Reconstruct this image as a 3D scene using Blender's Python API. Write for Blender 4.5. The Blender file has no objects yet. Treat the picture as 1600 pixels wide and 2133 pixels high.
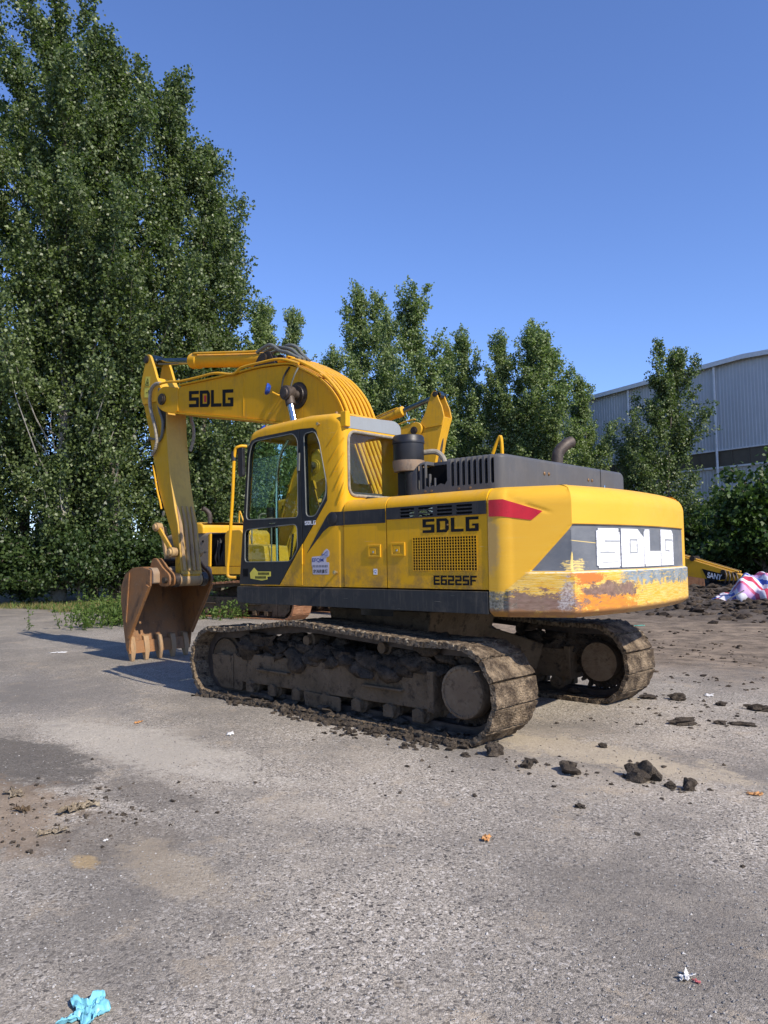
import bpy, bmesh, math, random
import numpy as np
from mathutils import Vector, Matrix
from mathutils.geometry import tessellate_polygon

random.seed(7)
rng = np.random.default_rng(11)
scene = bpy.context.scene
col = scene.collection
R = math.radians

# ------------------------------------------------------------------ camera, sky, sun
CAM = Vector((-5.636, 6.384, 1.531))
YAW, PITCH, ROLL, FPX = R(-46.63), R(3.39), R(-0.85), 1591.7
fw = Vector((math.cos(YAW) * math.cos(PITCH), math.sin(YAW) * math.cos(PITCH), math.sin(PITCH)))
rt = Vector((math.sin(YAW), -math.cos(YAW), 0))
up = rt.cross(fw)
rt2 = rt * math.cos(ROLL) + up * math.sin(ROLL)
up2 = -rt * math.sin(ROLL) + up * math.cos(ROLL)
cam = bpy.data.cameras.new('camera')
cam.sensor_fit = 'VERTICAL'
cam.sensor_height = 36
cam.lens = FPX / 2133 * 36
cam.clip_start = 0.05
cam.clip_end = 6000
camo = bpy.data.objects.new('camera', cam)
col.objects.link(camo)
mw = Matrix((rt2, up2, -fw)).transposed().to_4x4()
mw.translation = CAM
camo.matrix_world = mw
scene.camera = camo

SUN_EL, SUN_AZ = R(39), R(3)
TO_SUN = Vector((-math.cos(SUN_EL) * math.cos(SUN_AZ), math.cos(SUN_EL) * math.sin(SUN_AZ), math.sin(SUN_EL)))
world = bpy.data.worlds.new('World')
scene.world = world
world.use_nodes = True
wn = world.node_tree.nodes
wl = world.node_tree.links
sky = wn.new('ShaderNodeTexSky')
sky.sky_type = 'NISHITA'
sky.sun_disc = False
sky.sun_elevation = SUN_EL
sky.sun_rotation = math.atan2(TO_SUN.x, TO_SUN.y)
sky.altitude = 300
sky.air_density = 1.0
sky.dust_density = 0.1
sky.ozone_density = 6.0
tint = wn.new('ShaderNodeMix')
tint.data_type = 'RGBA'
tint.blend_type = 'MULTIPLY'
tint.inputs[0].default_value = 1
tint.inputs[7].default_value = (.87, .86, 1.04, 1)
wl.new(sky.outputs[0], tint.inputs[6])
wl.new(tint.outputs[2], wn['Background'].inputs[0])
wn['Background'].inputs[1].default_value = 0.15
sun = bpy.data.lights.new('sun', 'SUN')
sun.energy = 4.35
sun.angle = R(0.53)
sun.color = (1.0, 0.91, 0.78)
suno = bpy.data.objects.new('sun', sun)
suno.rotation_euler = (-TO_SUN).to_track_quat('-Z', 'Y').to_euler()
suno.location = TO_SUN * 50
col.objects.link(suno)
vs = scene.view_settings
vs.view_transform = 'Standard'
vs.look = 'None'
vs.exposure = 0.5
vs.gamma = 1
vs.use_curve_mapping = False
scene.cycles.use_denoising = True
scene.cycles.max_bounces = 8
scene.cycles.transparent_max_bounces = 12
scene.cycles.sample_clamp_indirect = 4

# ------------------------------------------------------------------ materials
class NT:
    def __init__(s, name):
        s.m = bpy.data.materials.new(name)
        s.m.use_nodes = True
        s.n = s.m.node_tree.nodes
        s.l = s.m.node_tree.links
        s.b = s.n['Principled BSDF']
        s.tc = None
    def new(s, t):
        return s.n.new('ShaderNode' + t)
    def put(s, inp, v):
        if hasattr(v, 'links'):
            s.l.new(v, inp)
        elif isinstance(v, (tuple, list)) and len(v) == 3 and inp.type == 'RGBA':
            inp.default_value = (*v, 1)
        else:
            inp.default_value = v
    def co(s, kind='Object', stretch=None):
        if s.tc is None:
            s.tc = s.new('TexCoord')
        o = s.tc.outputs[kind]
        if stretch:
            mp = s.new('Mapping')
            s.l.new(o, mp.inputs[0])
            mp.inputs['Scale'].default_value = stretch
            o = mp.outputs[0]
        return o
    def noise(s, scale, detail=4, rough=.6, stretch=None, kind='Object', dist=0):
        t = s.new('TexNoise')
        s.l.new(s.co(kind, stretch), t.inputs['Vector'])
        t.inputs['Scale'].default_value = scale
        t.inputs['Detail'].default_value = detail
        t.inputs['Roughness'].default_value = rough
        t.inputs['Distortion'].default_value = dist
        return t.outputs[0]
    def voro(s, scale, feature='F1', kind='Object', out='Distance', stretch=None):
        t = s.new('TexVoronoi')
        t.feature = feature
        s.l.new(s.co(kind, stretch), t.inputs['Vector'])
        t.inputs['Scale'].default_value = scale
        return t.outputs[out]
    def rmp(s, v, lo, hi, a=0., b=1.):
        t = s.new('MapRange')
        s.put(t.inputs[0], v)
        for i, q in ((1, lo), (2, hi), (3, a), (4, b)):
            s.put(t.inputs[i], q)
        return t.outputs[0]
    def m_(s, op, a, b=0., c=0.):
        t = s.new('Math')
        t.operation = op
        s.put(t.inputs[0], a)
        s.put(t.inputs[1], b)
        s.put(t.inputs[2], c)
        return t.outputs[0]
    def mix(s, f, a, b):
        t = s.new('Mix')
        t.data_type = 'RGBA'
        s.put(t.inputs[0], f)
        s.put(t.inputs[6], a)
        s.put(t.inputs[7], b)
        return t.outputs[2]
    def xyz(s, kind='Object'):
        t = s.new('SeparateXYZ')
        s.l.new(s.co(kind), t.inputs[0])
        return t.outputs
    def bump(s, h, strength=.5, dist=.01):
        t = s.new('Bump')
        t.inputs['Strength'].default_value = strength
        t.inputs['Distance'].default_value = dist
        s.l.new(h, t.inputs['Height'])
        s.l.new(t.outputs[0], s.b.inputs['Normal'])
    def done(s, color, rough=.5, metal=0., spec=.5):
        s.put(s.b.inputs['Base Color'], color)
        s.put(s.b.inputs['Roughness'], rough)
        s.put(s.b.inputs['Metallic'], metal)
        s.put(s.b.inputs['Specular IOR Level'], spec)
        return s.m

MAT = {}
def plain(name, c, rough=.5, metal=0., var=.25, scale=6, spec=.4, bump=0., bscale=60):
    t = NT(name)
    n = t.noise(scale, 5)
    d = tuple(x * (1 - var) for x in c)
    e = tuple(min(1, x * (1 + var)) for x in c)
    cc = t.mix(t.rmp(n, .3, .7), d, e)
    if bump:
        t.bump(t.noise(bscale, 4), bump, .01)
    MAT[name] = t.done(cc, t.rmp(t.noise(scale * 2, 3), .3, .7, rough - .08, rough + .1), metal, spec)
    return MAT[name]

def paint(name, c, dirt=(.16, .11, .06), amount=.5, low=None, rough=.42, chips=True):
    """machine paint: slight fading, dust film, streaks, chips"""
    t = NT(name)
    c0 = tuple(x * .93 for x in c)
    cc = t.mix(t.rmp(t.noise(1.3, 4), .35, .65), c0, c)
    st = t.rmp(t.noise(5, 5, .7, (6, 6, .5)), .52, .78)
    cc = t.mix(t.m_('MULTIPLY', st, .32 * amount), cc, dirt)
    du = t.rmp(t.noise(3.1, 8, .72), .5, .82)
    cc = t.mix(t.m_('MULTIPLY', du, .45 * amount), cc, dirt)
    if low is not None:
        z = t.xyz()[2]
        g = t.m_('MULTIPLY', t.rmp(z, low + .45, low, 0, 1), t.rmp(t.noise(7, 8, .75), .42, .62))
        cc = t.mix(t.m_('MULTIPLY', g, .8), cc, dirt)
    if chips:
        for stx, th in (((1.2, 1.2, 40), .70), ((30, 30, 1.4), .715)):
            sc_ = t.rmp(t.noise(3.0, 3, .5, stx), th, th + .012)
            cc = t.mix(t.m_('MULTIPLY', t.m_('MULTIPLY', sc_, t.rmp(t.noise(2.3, 3), .52, .6)), .35 * amount), cc, (.62, .55, .42))
        up_ = t.new('NewGeometry'); sn = t.new('SeparateXYZ'); t.l.new(up_.outputs['Normal'], sn.inputs[0])
        cc = t.mix(t.m_('MULTIPLY', t.m_('MULTIPLY', t.rmp(sn.outputs[2], .25, .9), t.rmp(t.noise(6, 6, .7), .35, .65)), .45 * amount), cc, (.40, .33, .22))
    if chips:
        ch = t.rmp(t.noise(26, 6, .75), .71, .74)
        cc = t.mix(t.m_('MULTIPLY', ch, t.rmp(t.noise(1.7, 2), .5, .62)), cc, (.06, .04, .03))
    t.bump(t.noise(90, 3), .04, .004)
    MAT[name] = t.done(cc, t.rmp(t.noise(4, 5), .3, .75, rough - .08, rough + .22), 0, .22)
    return MAT[name]

YEL = (.71, .365, .010)
paint('yellow_paint', YEL, amount=.75, low=1.2)
paint('yellow_boom', (.68, .345, .010), amount=.95)
paint('yellow_arm', (.64, .35, .02), amount=.9, low=1.6)
paint('arm_dusty', (.58, .36, .075), amount=.85, low=1.75)
paint('yellow_old', (.64, .34, .02), amount=1.1)
paint('grey_paint', (.030, .031, .033), dirt=(.2, .17, .13), amount=.6, rough=.5)
paint('skirt_paint', (.032, .034, .035), dirt=(.19, .16, .12), amount=1.0, rough=.6)
paint('hood_plastic', (.085, .085, .087), dirt=(.2, .18, .15), amount=.55, rough=.46, chips=False)
paint('cab_grey', (.27, .29, .30), amount=.35, rough=.5, chips=False)
paint('door_black', (.022, .025, .028), dirt=(.16, .14, .11), amount=.35, rough=.4, chips=False)
paint('brown_panel', (.17, .14, .11), dirt=(.1, .08, .06), amount=.9, rough=.6)
plain('decal_black', (.010, .010, .011), .55, var=.2, spec=.15)
plain('decal_white', (.72, .72, .72), .5, var=.08)
plain('decal_lilac', (.50, .47, .52), .45, var=.08)
plain('decal_blue', (.03, .05, .22), .45, var=.1)
plain('decal_yellow', (.66, .56, .08), .45, var=.12)
plain('decal_red', (.5, .02, .03), .4, var=.1)
plain('rubber', (.018, .018, .019), .6, var=.35)
plain('hose_grey', (.13, .135, .12), .55, var=.3)
plain('hose_tan', (.25, .22, .17), .6, var=.35, scale=25)
plain('steel_dark', (.07, .055, .045), .55, .3, var=.45, scale=12, bump=.3)
plain('grease', (.03, .022, .016), .38, var=.6, scale=14, bump=.4)
plain('chrome', (.62, .62, .62), .12, 1., var=.12)
plain('rod_dark', (.20, .22, .20), .16, 1., var=.2)
plain('plastic_black', (.016, .016, .018), .42, var=.3)
plain('black_gap', (.006, .006, .006), .9, var=.1, spec=.1)
plain('seat_fabric', (.05, .05, .055), .8, var=.3, scale=30)
plain('interior', (.05, .052, .055), .7, var=.3)
plain('bolt', (.24, .15, .08), .5, .5, var=.4)
plain('brass', (.5, .4, .2), .35, .8, var=.2)
plain('lamp_blue', (.02, .06, .30), .12, var=.5, scale=40, spec=.7)
plain('red_paint', (.50, .014, .025), .34, var=.14, scale=9)

def rusty(name, steel, rust, dark, rough=.65):
    t = NT(name)
    a = t.rmp(t.noise(4, 7, .7), .38, .62)
    cc = t.mix(a, rust, steel)
    b = t.rmp(t.noise(9, 8, .75, (1, 1, .35)), .52, .66)
    cc = t.mix(t.m_('MULTIPLY', b, .8), cc, dark)
    cc = t.mix(t.m_('MULTIPLY', t.rmp(t.noise(40, 4), .6, .7), .5), cc, (.34, .24, .15))
    t.bump(t.noise(55, 6, .7), .35, .008)
    MAT[name] = t.done(cc, rough, .1, .35)
rusty('bucket_steel', (.22, .118, .055), (.28, .128, .045), (.08, .046, .028))
rusty('bucket_grey', (.24, .20, .16), (.30, .20, .12), (.10, .075, .055))
rusty('tooth_steel', (.30, .21, .12), (.36, .22, .11), (.15, .11, .07))
rusty('arm_worn', (.42, .28, .12), (.34, .22, .12), (.15, .10, .07))
rusty('shoe_rust', (.33, .17, .09), (.26, .12, .06), (.10, .06, .04))

def muddy(name, base, dry, dark, scale=5., bump=.7):
    t = NT(name)
    cc = t.mix(t.rmp(t.noise(scale, 8, .7), .42, .6), base, dry)
    cc = t.mix(t.rmp(t.noise(scale * 3.1, 6, .7), .52, .66), cc, dark)
    h = t.m_('ADD', t.noise(scale * 6, 8, .7), t.m_('MULTIPLY', t.voro(scale * 7, 'DISTANCE_TO_EDGE'), 1.2))
    t.bump(h, bump, .02)
    MAT[name] = t.done(cc, t.rmp(t.noise(scale * 2, 4), .3, .7, .75, .98), 0, .2)
muddy('shoe_mud', (.075, .054, .036), (.30, .228, .15), (.032, .024, .018), 5.5, 1.0)
muddy('frame_mud', (.108, .076, .046), (.155, .11, .069), (.042, .03, .021), 3.0, .5)
muddy('cap_mud', (.165, .115, .072), (.21, .155, .10), (.10, .07, .045), 4., .35)
muddy('mud_dark', (.042, .032, .023), (.095, .071, .05), (.018, .014, .011), 6)
muddy('clod', (.075, .060, .046), (.15, .12, .09), (.04, .032, .025), 12, 1.0)
muddy('crust_dry', (.24, .19, .13), (.38, .32, .23), (.11, .085, .06), 10)

def glass(name, tint, refl=.9):
    m = bpy.data.materials.new(name)
    m.use_nodes = True
    n, l = m.node_tree.nodes, m.node_tree.links
    n.remove(n['Principled BSDF'])
    tr = n.new('ShaderNodeBsdfTransparent')
    tr.inputs[0].default_value = (*tint, 1)
    gl = n.new('ShaderNodeBsdfGlossy')
    gl.inputs['Roughness'].default_value = .015
    gl.inputs[0].default_value = (refl, refl, refl, 1)
    lw = n.new('ShaderNodeLayerWeight')
    lw.inputs[0].default_value = .5
    pw = n.new('ShaderNodeMath'); pw.operation = 'POWER'; pw.inputs[1].default_value = 5
    fr = n.new('ShaderNodeMath'); fr.operation = 'MULTIPLY_ADD'; fr.inputs[1].default_value = .9; fr.inputs[2].default_value = .022
    l.new(lw.outputs['Facing'], pw.inputs[0]); l.new(pw.outputs[0], fr.inputs[0])
    df = n.new('ShaderNodeBsdfDiffuse')
    df.inputs[0].default_value = (.25, .24, .20, 1)
    nz = n.new('ShaderNodeTexNoise')
    nz.inputs['Scale'].default_value = 7
    nz.inputs['Detail'].default_value = 8
    mr = n.new('ShaderNodeMapRange')
    mr.inputs[1].default_value, mr.inputs[2].default_value = .45, .8
    mr.inputs[3].default_value, mr.inputs[4].default_value = .005, .05
    mx = n.new('ShaderNodeMixShader')
    m2 = n.new('ShaderNodeMixShader')
    tc = n.new('ShaderNodeTexCoord')
    l.new(tc.outputs['Object'], nz.inputs[0])
    l.new(nz.outputs[0], mr.inputs[0])
    l.new(fr.outputs[0], mx.inputs[0])
    l.new(tr.outputs[0], mx.inputs[1])
    l.new(gl.outputs[0], mx.inputs[2])
    l.new(mr.outputs[0], m2.inputs[0])
    l.new(mx.outputs[0], m2.inputs[1])
    l.new(df.outputs[0], m2.inputs[2])
    l.new(m2.outputs[0], n['Material Output'].inputs[0])
    MAT[name] = m
glass('glass_dark', (.74, .84, .79))
glass('glass_clear', (.90, .95, .94))

# ------------------------------------------------------------------ mesh helpers
XF = [Matrix.Identity(4)]
class MB:
    def __init__(s):
        s.v, s.f = [], []
    def add(s, v, f):
        o = len(s.v)
        s.v.extend(Vector(p) for p in v)
        s.f.extend(tuple(i + o for i in q) for q in f)
        return s
    def box(s, x0, x1, y0, y1, z0, z1):
        x0, x1 = sorted((x0, x1)); y0, y1 = sorted((y0, y1)); z0, z1 = sorted((z0, z1))
        return s.add([(x, y, z) for x in (x0, x1) for y in (y0, y1) for z in (z0, z1)],
                     [(0, 1, 3, 2), (4, 6, 7, 5), (0, 4, 5, 1), (2, 3, 7, 6), (0, 2, 6, 4), (1, 5, 7, 3)])
    def obox(s, p0, p1, w, h, upv=(0, 0, 1)):
        """bar from p0 to p1, w across, h along upv"""
        p0, p1 = Vector(p0), Vector(p1)
        d = (p1 - p0).normalized()
        a = d.cross(Vector(upv)).normalized()
        b = a.cross(d)
        vs_ = []
        for p in (p0, p1):
            for sa, sb in ((-1, -1), (1, -1), (1, 1), (-1, 1)):
                vs_.append(p + a * sa * w / 2 + b * sb * h / 2)
        return s.add(vs_, [(0, 1, 2, 3), (7, 6, 5, 4), (0, 4, 5, 1), (1, 5, 6, 2), (2, 6, 7, 3), (3, 7, 4, 0)])
    def prism(s, poly, axis, a0, a1, holes=()):
        def P(p, a):
            return {'y': (p[0], a, p[1]), 'x': (a, p[0], p[1]), 'z': (p[0], p[1], a)}[axis]
        loops = [list(poly)] + [list(h) for h in holes]
        n = sum(len(q) for q in loops)
        flat = [p for q in loops for p in q]
        v = [P(p, a0) for p in flat] + [P(p, a1) for p in flat]
        f = []
        if holes:
            for t in tessellate_polygon([[Vector((p[0], p[1], 0)) for p in q] for q in loops]):
                f.append(tuple(t)); f.append(tuple(i + n for i in reversed(t)))
        else:
            f.append(tuple(range(n))); f.append(tuple(range(2 * n - 1, n - 1, -1)))
        o = 0
        for q in loops:
            k = len(q)
            for i in range(k):
                j = (i + 1) % k
                f.append((o + i, o + j, n + o + j, n + o + i))
            o += k
        return s.add(v, f)
    def tube(s, path, r, n=8, caps=True):
        path = [Vector(p) for p in path]
        rad = r if isinstance(r, (list, tuple)) else [r] * len(path)
        vs_, fs = [], []
        pa = None
        for i, p in enumerate(path):
            d = (path[min(i + 1, len(path) - 1)] - path[max(i - 1, 0)]).normalized()
            if pa is None:
                a = d.orthogonal().normalized()
            else:
                a = (pa - d * pa.dot(d))
                a = a.normalized() if a.length > 1e-6 else d.orthogonal().normalized()
            pa = a
            b = d.cross(a)
            for k in range(n):
                t = 2 * math.pi * k / n
                vs_.append(p + (a * math.cos(t) + b * math.sin(t)) * rad[i])
        for i in range(len(path) - 1):
            for k in range(n):
                q = (k + 1) % n
                fs.append((i * n + k, i * n + q, (i + 1) * n + q, (i + 1) * n + k))
        if caps:
            fs.append(tuple(range(n - 1, -1, -1)))
            fs.append(tuple((len(path) - 1) * n + k for k in range(n)))
        return s.add(vs_, fs)
    def cyl(s, p0, p1, r0, r1=None, n=20):
        return s.tube([p0, p1], [r0, r0 if r1 is None else r1], n)
    def lathe(s, base, axis, prof, n=28):
        """prof: list of (radius, height along axis)"""
        base, ax = Vector(base), Vector(axis).normalized()
        a = ax.orthogonal().normalized(); b = ax.cross(a)
        vs_, fs = [], []
        for r, h in prof:
            for k in range(n):
                t = 2 * math.pi * k / n
                vs_.append(base + ax * h + (a * math.cos(t) + b * math.sin(t)) * max(r, 1e-4))
        for i in range(len(prof) - 1):
            for k in range(n):
                q = (k + 1) % n
                fs.append((i * n + k, i * n + q, (i + 1) * n + q, (i + 1) * n + k))
        return s.add(vs_, fs)
    def blob(s, c, r, seed, squash=(1, 1, 1), rough=.35):
        g = np.random.default_rng(seed)
        V, F = ICO
        d = np.ones(len(V))
        for _ in range(5):
            a = g.normal(size=3); a /= np.linalg.norm(a)
            d += rough * .45 * np.sin((V @ a) * g.uniform(2, 6) + g.uniform(0, 6))
        d += g.normal(size=len(V)) * rough * .25
        P = V * d[:, None] * r * np.array(squash) + np.array(c)
        return s.add([tuple(p) for p in P], F)

def _ico(sub):
    bm = bmesh.new()
    bmesh.ops.create_icosphere(bm, subdivisions=sub, radius=1)
    V = np.array([v.co[:] for v in bm.verts])
    F = [tuple(v.index for v in f.verts) for f in bm.faces]
    bm.free()
    return V, F
ICO1, ICO2, ICO3 = _ico(1), _ico(2), _ico(3)
ICO = ICO1

def rpoly(pts, r, n=5):
    out = []
    k = len(pts)
    rr = r if isinstance(r, (list, tuple)) else [r] * k
    for i in range(k):
        p, a, b = Vector(pts[i]), Vector(pts[i - 1]), Vector(pts[(i + 1) % k])
        q = rr[i]
        if q <= 0:
            out.append(tuple(p)); continue
        da, db = (a - p), (b - p)
        q1 = min(q, da.length * .48); q2 = min(q, db.length * .48)
        s0, s1 = p + da.normalized() * q1, p + db.normalized() * q2
        for j in range(n + 1):
            t = j / n
            out.append(tuple(s0 * (1 - t) ** 2 + p * 2 * t * (1 - t) + s1 * t * t))
    return out

def mesh_from(mb, name, bev=0., seg=2, smooth=35, merge=False):
    me = bpy.data.meshes.new(name)
    M = XF[-1]
    me.from_pydata([tuple(M @ p) for p in mb.v], [], mb.f)
    bm = bmesh.new()
    bm.from_mesh(me)
    if merge:
        bmesh.ops.remove_doubles(bm, verts=bm.verts, dist=1e-5)
    bmesh.ops.recalc_face_normals(bm, faces=bm.faces)
    if bev:
        es = [e for e in bm.edges if len(e.link_faces) == 2 and e.calc_face_angle(0) > R(28)]
        bmesh.ops.bevel(bm, geom=es, offset=bev, segments=seg, profile=.5, affect='EDGES', clamp_overlap=True)
    bm.to_mesh(me)
    bm.free()
    if smooth:
        me.polygons.foreach_set('use_smooth', [True] * len(me.polygons))
        me.set_sharp_from_angle(angle=R(smooth))
    return me

def obj(name, mb, mat, parent=None, bev=0., seg=2, smooth=35, kind=None, label=None, merge=False):
    me = mesh_from(mb, name, bev, seg, smooth, merge) if isinstance(mb, MB) else mb
    o = bpy.data.objects.new(name, me)
    if mat:
        if len(me.materials) == 0:
            me.materials.append(MAT[mat])
    col.objects.link(o)
    if parent:
        o.parent = parent
    if bev and smooth:
        w = o.modifiers.new('wn', 'WEIGHTED_NORMAL'); w.keep_sharp = True
    if kind:
        o['kind'] = kind
    if label:
        o['label'] = label
    return o

def thing(name, label, cat, loc=(0, 0, 0), rz=0., group=None):
    o = bpy.data.objects.new(name, None)
    o.empty_display_size = .3
    col.objects.link(o)
    o.location = loc
    o.rotation_euler = (0, 0, rz)
    o['label'] = label; o['category'] = cat
    if group:
        o['group'] = group
    return o
def tag(o, label, cat, group=None, kind=None):
    o['label'] = label; o['category'] = cat
    if group: o['group'] = group
    if kind: o['kind'] = kind
    return o

def cut(base_me, cutters):
    """boolean difference of a mesh with MB cutters (already in the same space)"""
    b = bpy.data.objects.new('tmp', base_me)
    col.objects.link(b)
    tmp = []
    for mb in cutters:
        me = mesh_from(mb, 'tmpc', smooth=0)
        c = bpy.data.objects.new('tmpc', me)
        col.objects.link(c)
        m = b.modifiers.new('b', 'BOOLEAN')
        m.operation = 'DIFFERENCE'; m.solver = 'EXACT'; m.object = c
        tmp.append(c)
    dg = bpy.context.evaluated_depsgraph_get()
    dg.update()
    me = bpy.data.meshes.new_from_object(b.evaluated_get(dg))
    for c in tmp:
        cm = c.data
        bpy.data.objects.remove(c); bpy.data.meshes.remove(cm)
    bpy.data.objects.remove(b)
    me.polygons.foreach_set('use_smooth', [True] * len(me.polygons))
    me.set_sharp_from_angle(angle=R(28))
    return me

# lettering from butted rectangles
GLY = {
 'S': [(0, .80, 1, 1), (0, .60, .28, .80), (0, .40, 1, .60), (.72, .20, 1, .40), (0, 0, 1, .20)],
 'D': [(0, 0, .28, 1), (.28, .80, .82, 1), (.28, 0, .82, .20), (.72, .20, 1, .80)],
 'L': [(0, .2, .28, 1), (0, 0, 1, .2)],
 'G': [(0, .2, .28, .8), (0, .8, 1, 1), (0, 0, 1, .2), (.72, .2, 1, .52), (.5, .38, .72, .52)],
 'E': [(0, 0, .26, 1), (.26, .8, 1, 1), (.26, .4, .95, .58), (.26, 0, 1, .2)],
 '6': [(0, .8, 1, 1), (0, .2, .26, .8), (.26, .42, 1, .6), (.74, .2, 1, .42), (0, 0, 1, .2)],
 '2': [(0, .8, 1, 1), (.74, .6, 1, .8), (0, .4, 1, .6), (0, .2, .26, .4), (0, 0, 1, .2)],
 '5': [(0, .80, 1, 1), (0, .60, .26, .80), (0, .40, 1, .60), (.74, .20, 1, .40), (0, 0, 1, .20)],
 'F': [(0, 0, .26, 1), (.26, .8, 1, 1), (.26, .4, .85, .58)],
}
def word(w, fn, gap=.18, th=.0015, off=.002, asp=1.):
    """fn(u in 0..1, v in 0..1, h) -> Vector"""
    mb = MB()
    n = len(w)
    cw = 1 / (n + gap * (n - 1))
    for i, ch in enumerate(w):
        u0 = i * cw * (1 + gap)
        for (a, b, c, d) in GLY[ch]:
            q = [(a, b), (c, b), (c, d), (a, d)]
            v = [fn(u0 + p[0] * cw, p[1], off) for p in q] + [fn(u0 + p[0] * cw, p[1], off + th) for p in q]
            mb.add(v, [(0, 1, 2, 3), (7, 6, 5, 4), (0, 4, 5, 1), (1, 5, 6, 2), (2, 6, 7, 3), (3, 7, 4, 0)])
        if ch == 'D':
            for q in ([(.82, .8), (1, .8), (.82, 1)], [(.82, 0), (1, .2), (.82, .2)]):
                v = [fn(u0 + p[0] * cw, p[1], off) for p in q] + [fn(u0 + p[0] * cw, p[1], off + th) for p in q]
                mb.add(v, [(0, 1, 2), (5, 4, 3), (0, 3, 4, 1), (1, 4, 5, 2), (2, 5, 3, 0)])
    return mb

def text_mb(body, fn, bold=0., shear=0., off=.003):
    cu = bpy.data.curves.new('t', 'FONT')
    cu.body = body; cu.offset = bold; cu.shear = shear
    o = bpy.data.objects.new('t', cu)
    col.objects.link(o)
    dg = bpy.context.evaluated_depsgraph_get(); dg.update()
    me = bpy.data.meshes.new_from_object(o.evaluated_get(dg))
    v = np.array([p.co[:] for p in me.vertices])
    f = [tuple(p.vertices) for p in me.polygons]
    bpy.data.objects.remove(o); bpy.data.curves.remove(cu); bpy.data.meshes.remove(me)
    mb = MB()
    if len(v) == 0:
        return mb
    mn, mx = v.min(0), v.max(0)
    u = (v[:, 0] - mn[0]) / max(1e-6, mx[0] - mn[0]); w = (v[:, 1] - mn[1]) / max(1e-6, mx[1] - mn[1])
    mb.add([fn(a, b, off) for a, b in zip(u, w)], f)
    return mb

# ------------------------------------------------------------------ numeric noise for terrain
def vnoise(x, y, seed=0):
    xi, yi = np.floor(x).astype(np.int64), np.floor(y).astype(np.int64)
    fx, fy = x - xi, y - yi
    fx, fy = fx * fx * (3 - 2 * fx), fy * fy * (3 - 2 * fy)
    def h(a, b):
        n = (a * 374761393 + b * 668265263 + seed * 974634777) & 0x7fffffff
        n = ((n ^ (n >> 13)) * 1274126177) & 0x7fffffff
        return ((n ^ (n >> 16)) & 0xffff) / 65535.
    return (h(xi, yi) * (1 - fx) + h(xi + 1, yi) * fx) * (1 - fy) + (h(xi, yi + 1) * (1 - fx) + h(xi + 1, yi + 1) * fx) * fy
def fbm(x, y, o=4, seed=0):
    r, a = 0, .5
    for i in range(o):
        r = r + a * vnoise(x * 2 ** i, y * 2 ** i, seed + i * 17); a *= .5
    return r
def ss(a, b, v):
    t = np.clip((v - a) / (b - a), 0, 1)
    return t * t * (3 - 2 * t)

FH = (math.cos(YAW), math.sin(YAW))
def soil_mask(x, y):
    """churned dark soil beyond the machine, away to its right side"""
    m = ss(-9.5, -13.5, y + 2.2 * (fbm(x * .3, y * .3, 3, 5) - .5)) * ss(-6, -1, x) * ss(26, 16, x)
    return m
def gz(x, y):
    x, y = np.asarray(x, float), np.asarray(y, float)
    w = (x - CAM.x) * FH[0] + (y - CAM.y) * FH[1]
    h = .05 * ss(9.6, 11.4, w) * ss(2.2, 3.2, x - .3 * (y < -3)) + .09 * ss(13, 18, w)
    h = h + .012 * (fbm(x * 1.3, y * 1.3, 4, 1) - .47) + .05 * ss(6, 14, w) * (fbm(x * .25, y * .25, 3, 2) - .47)
    s = soil_mask(x, y)
    rid = np.abs(fbm(x * .55 + y * .25, y * 1.5 - x * .4, 4, 9) - .47) * 2
    h = h + s * (.30 * rid + .16 * (fbm(x * 3, y * 3, 3, 4) - .4)) * ss(45, 20, w)
    # small broken-up patch of earth near the camera on the left
    d = np.hypot((x + .6) / 1.1, (y - 4.5) / .6)
    h = h + ss(1.1, .3, d) * .05 * (fbm(x * 5, y * 5, 4, 7) - .35)
    return h

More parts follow.
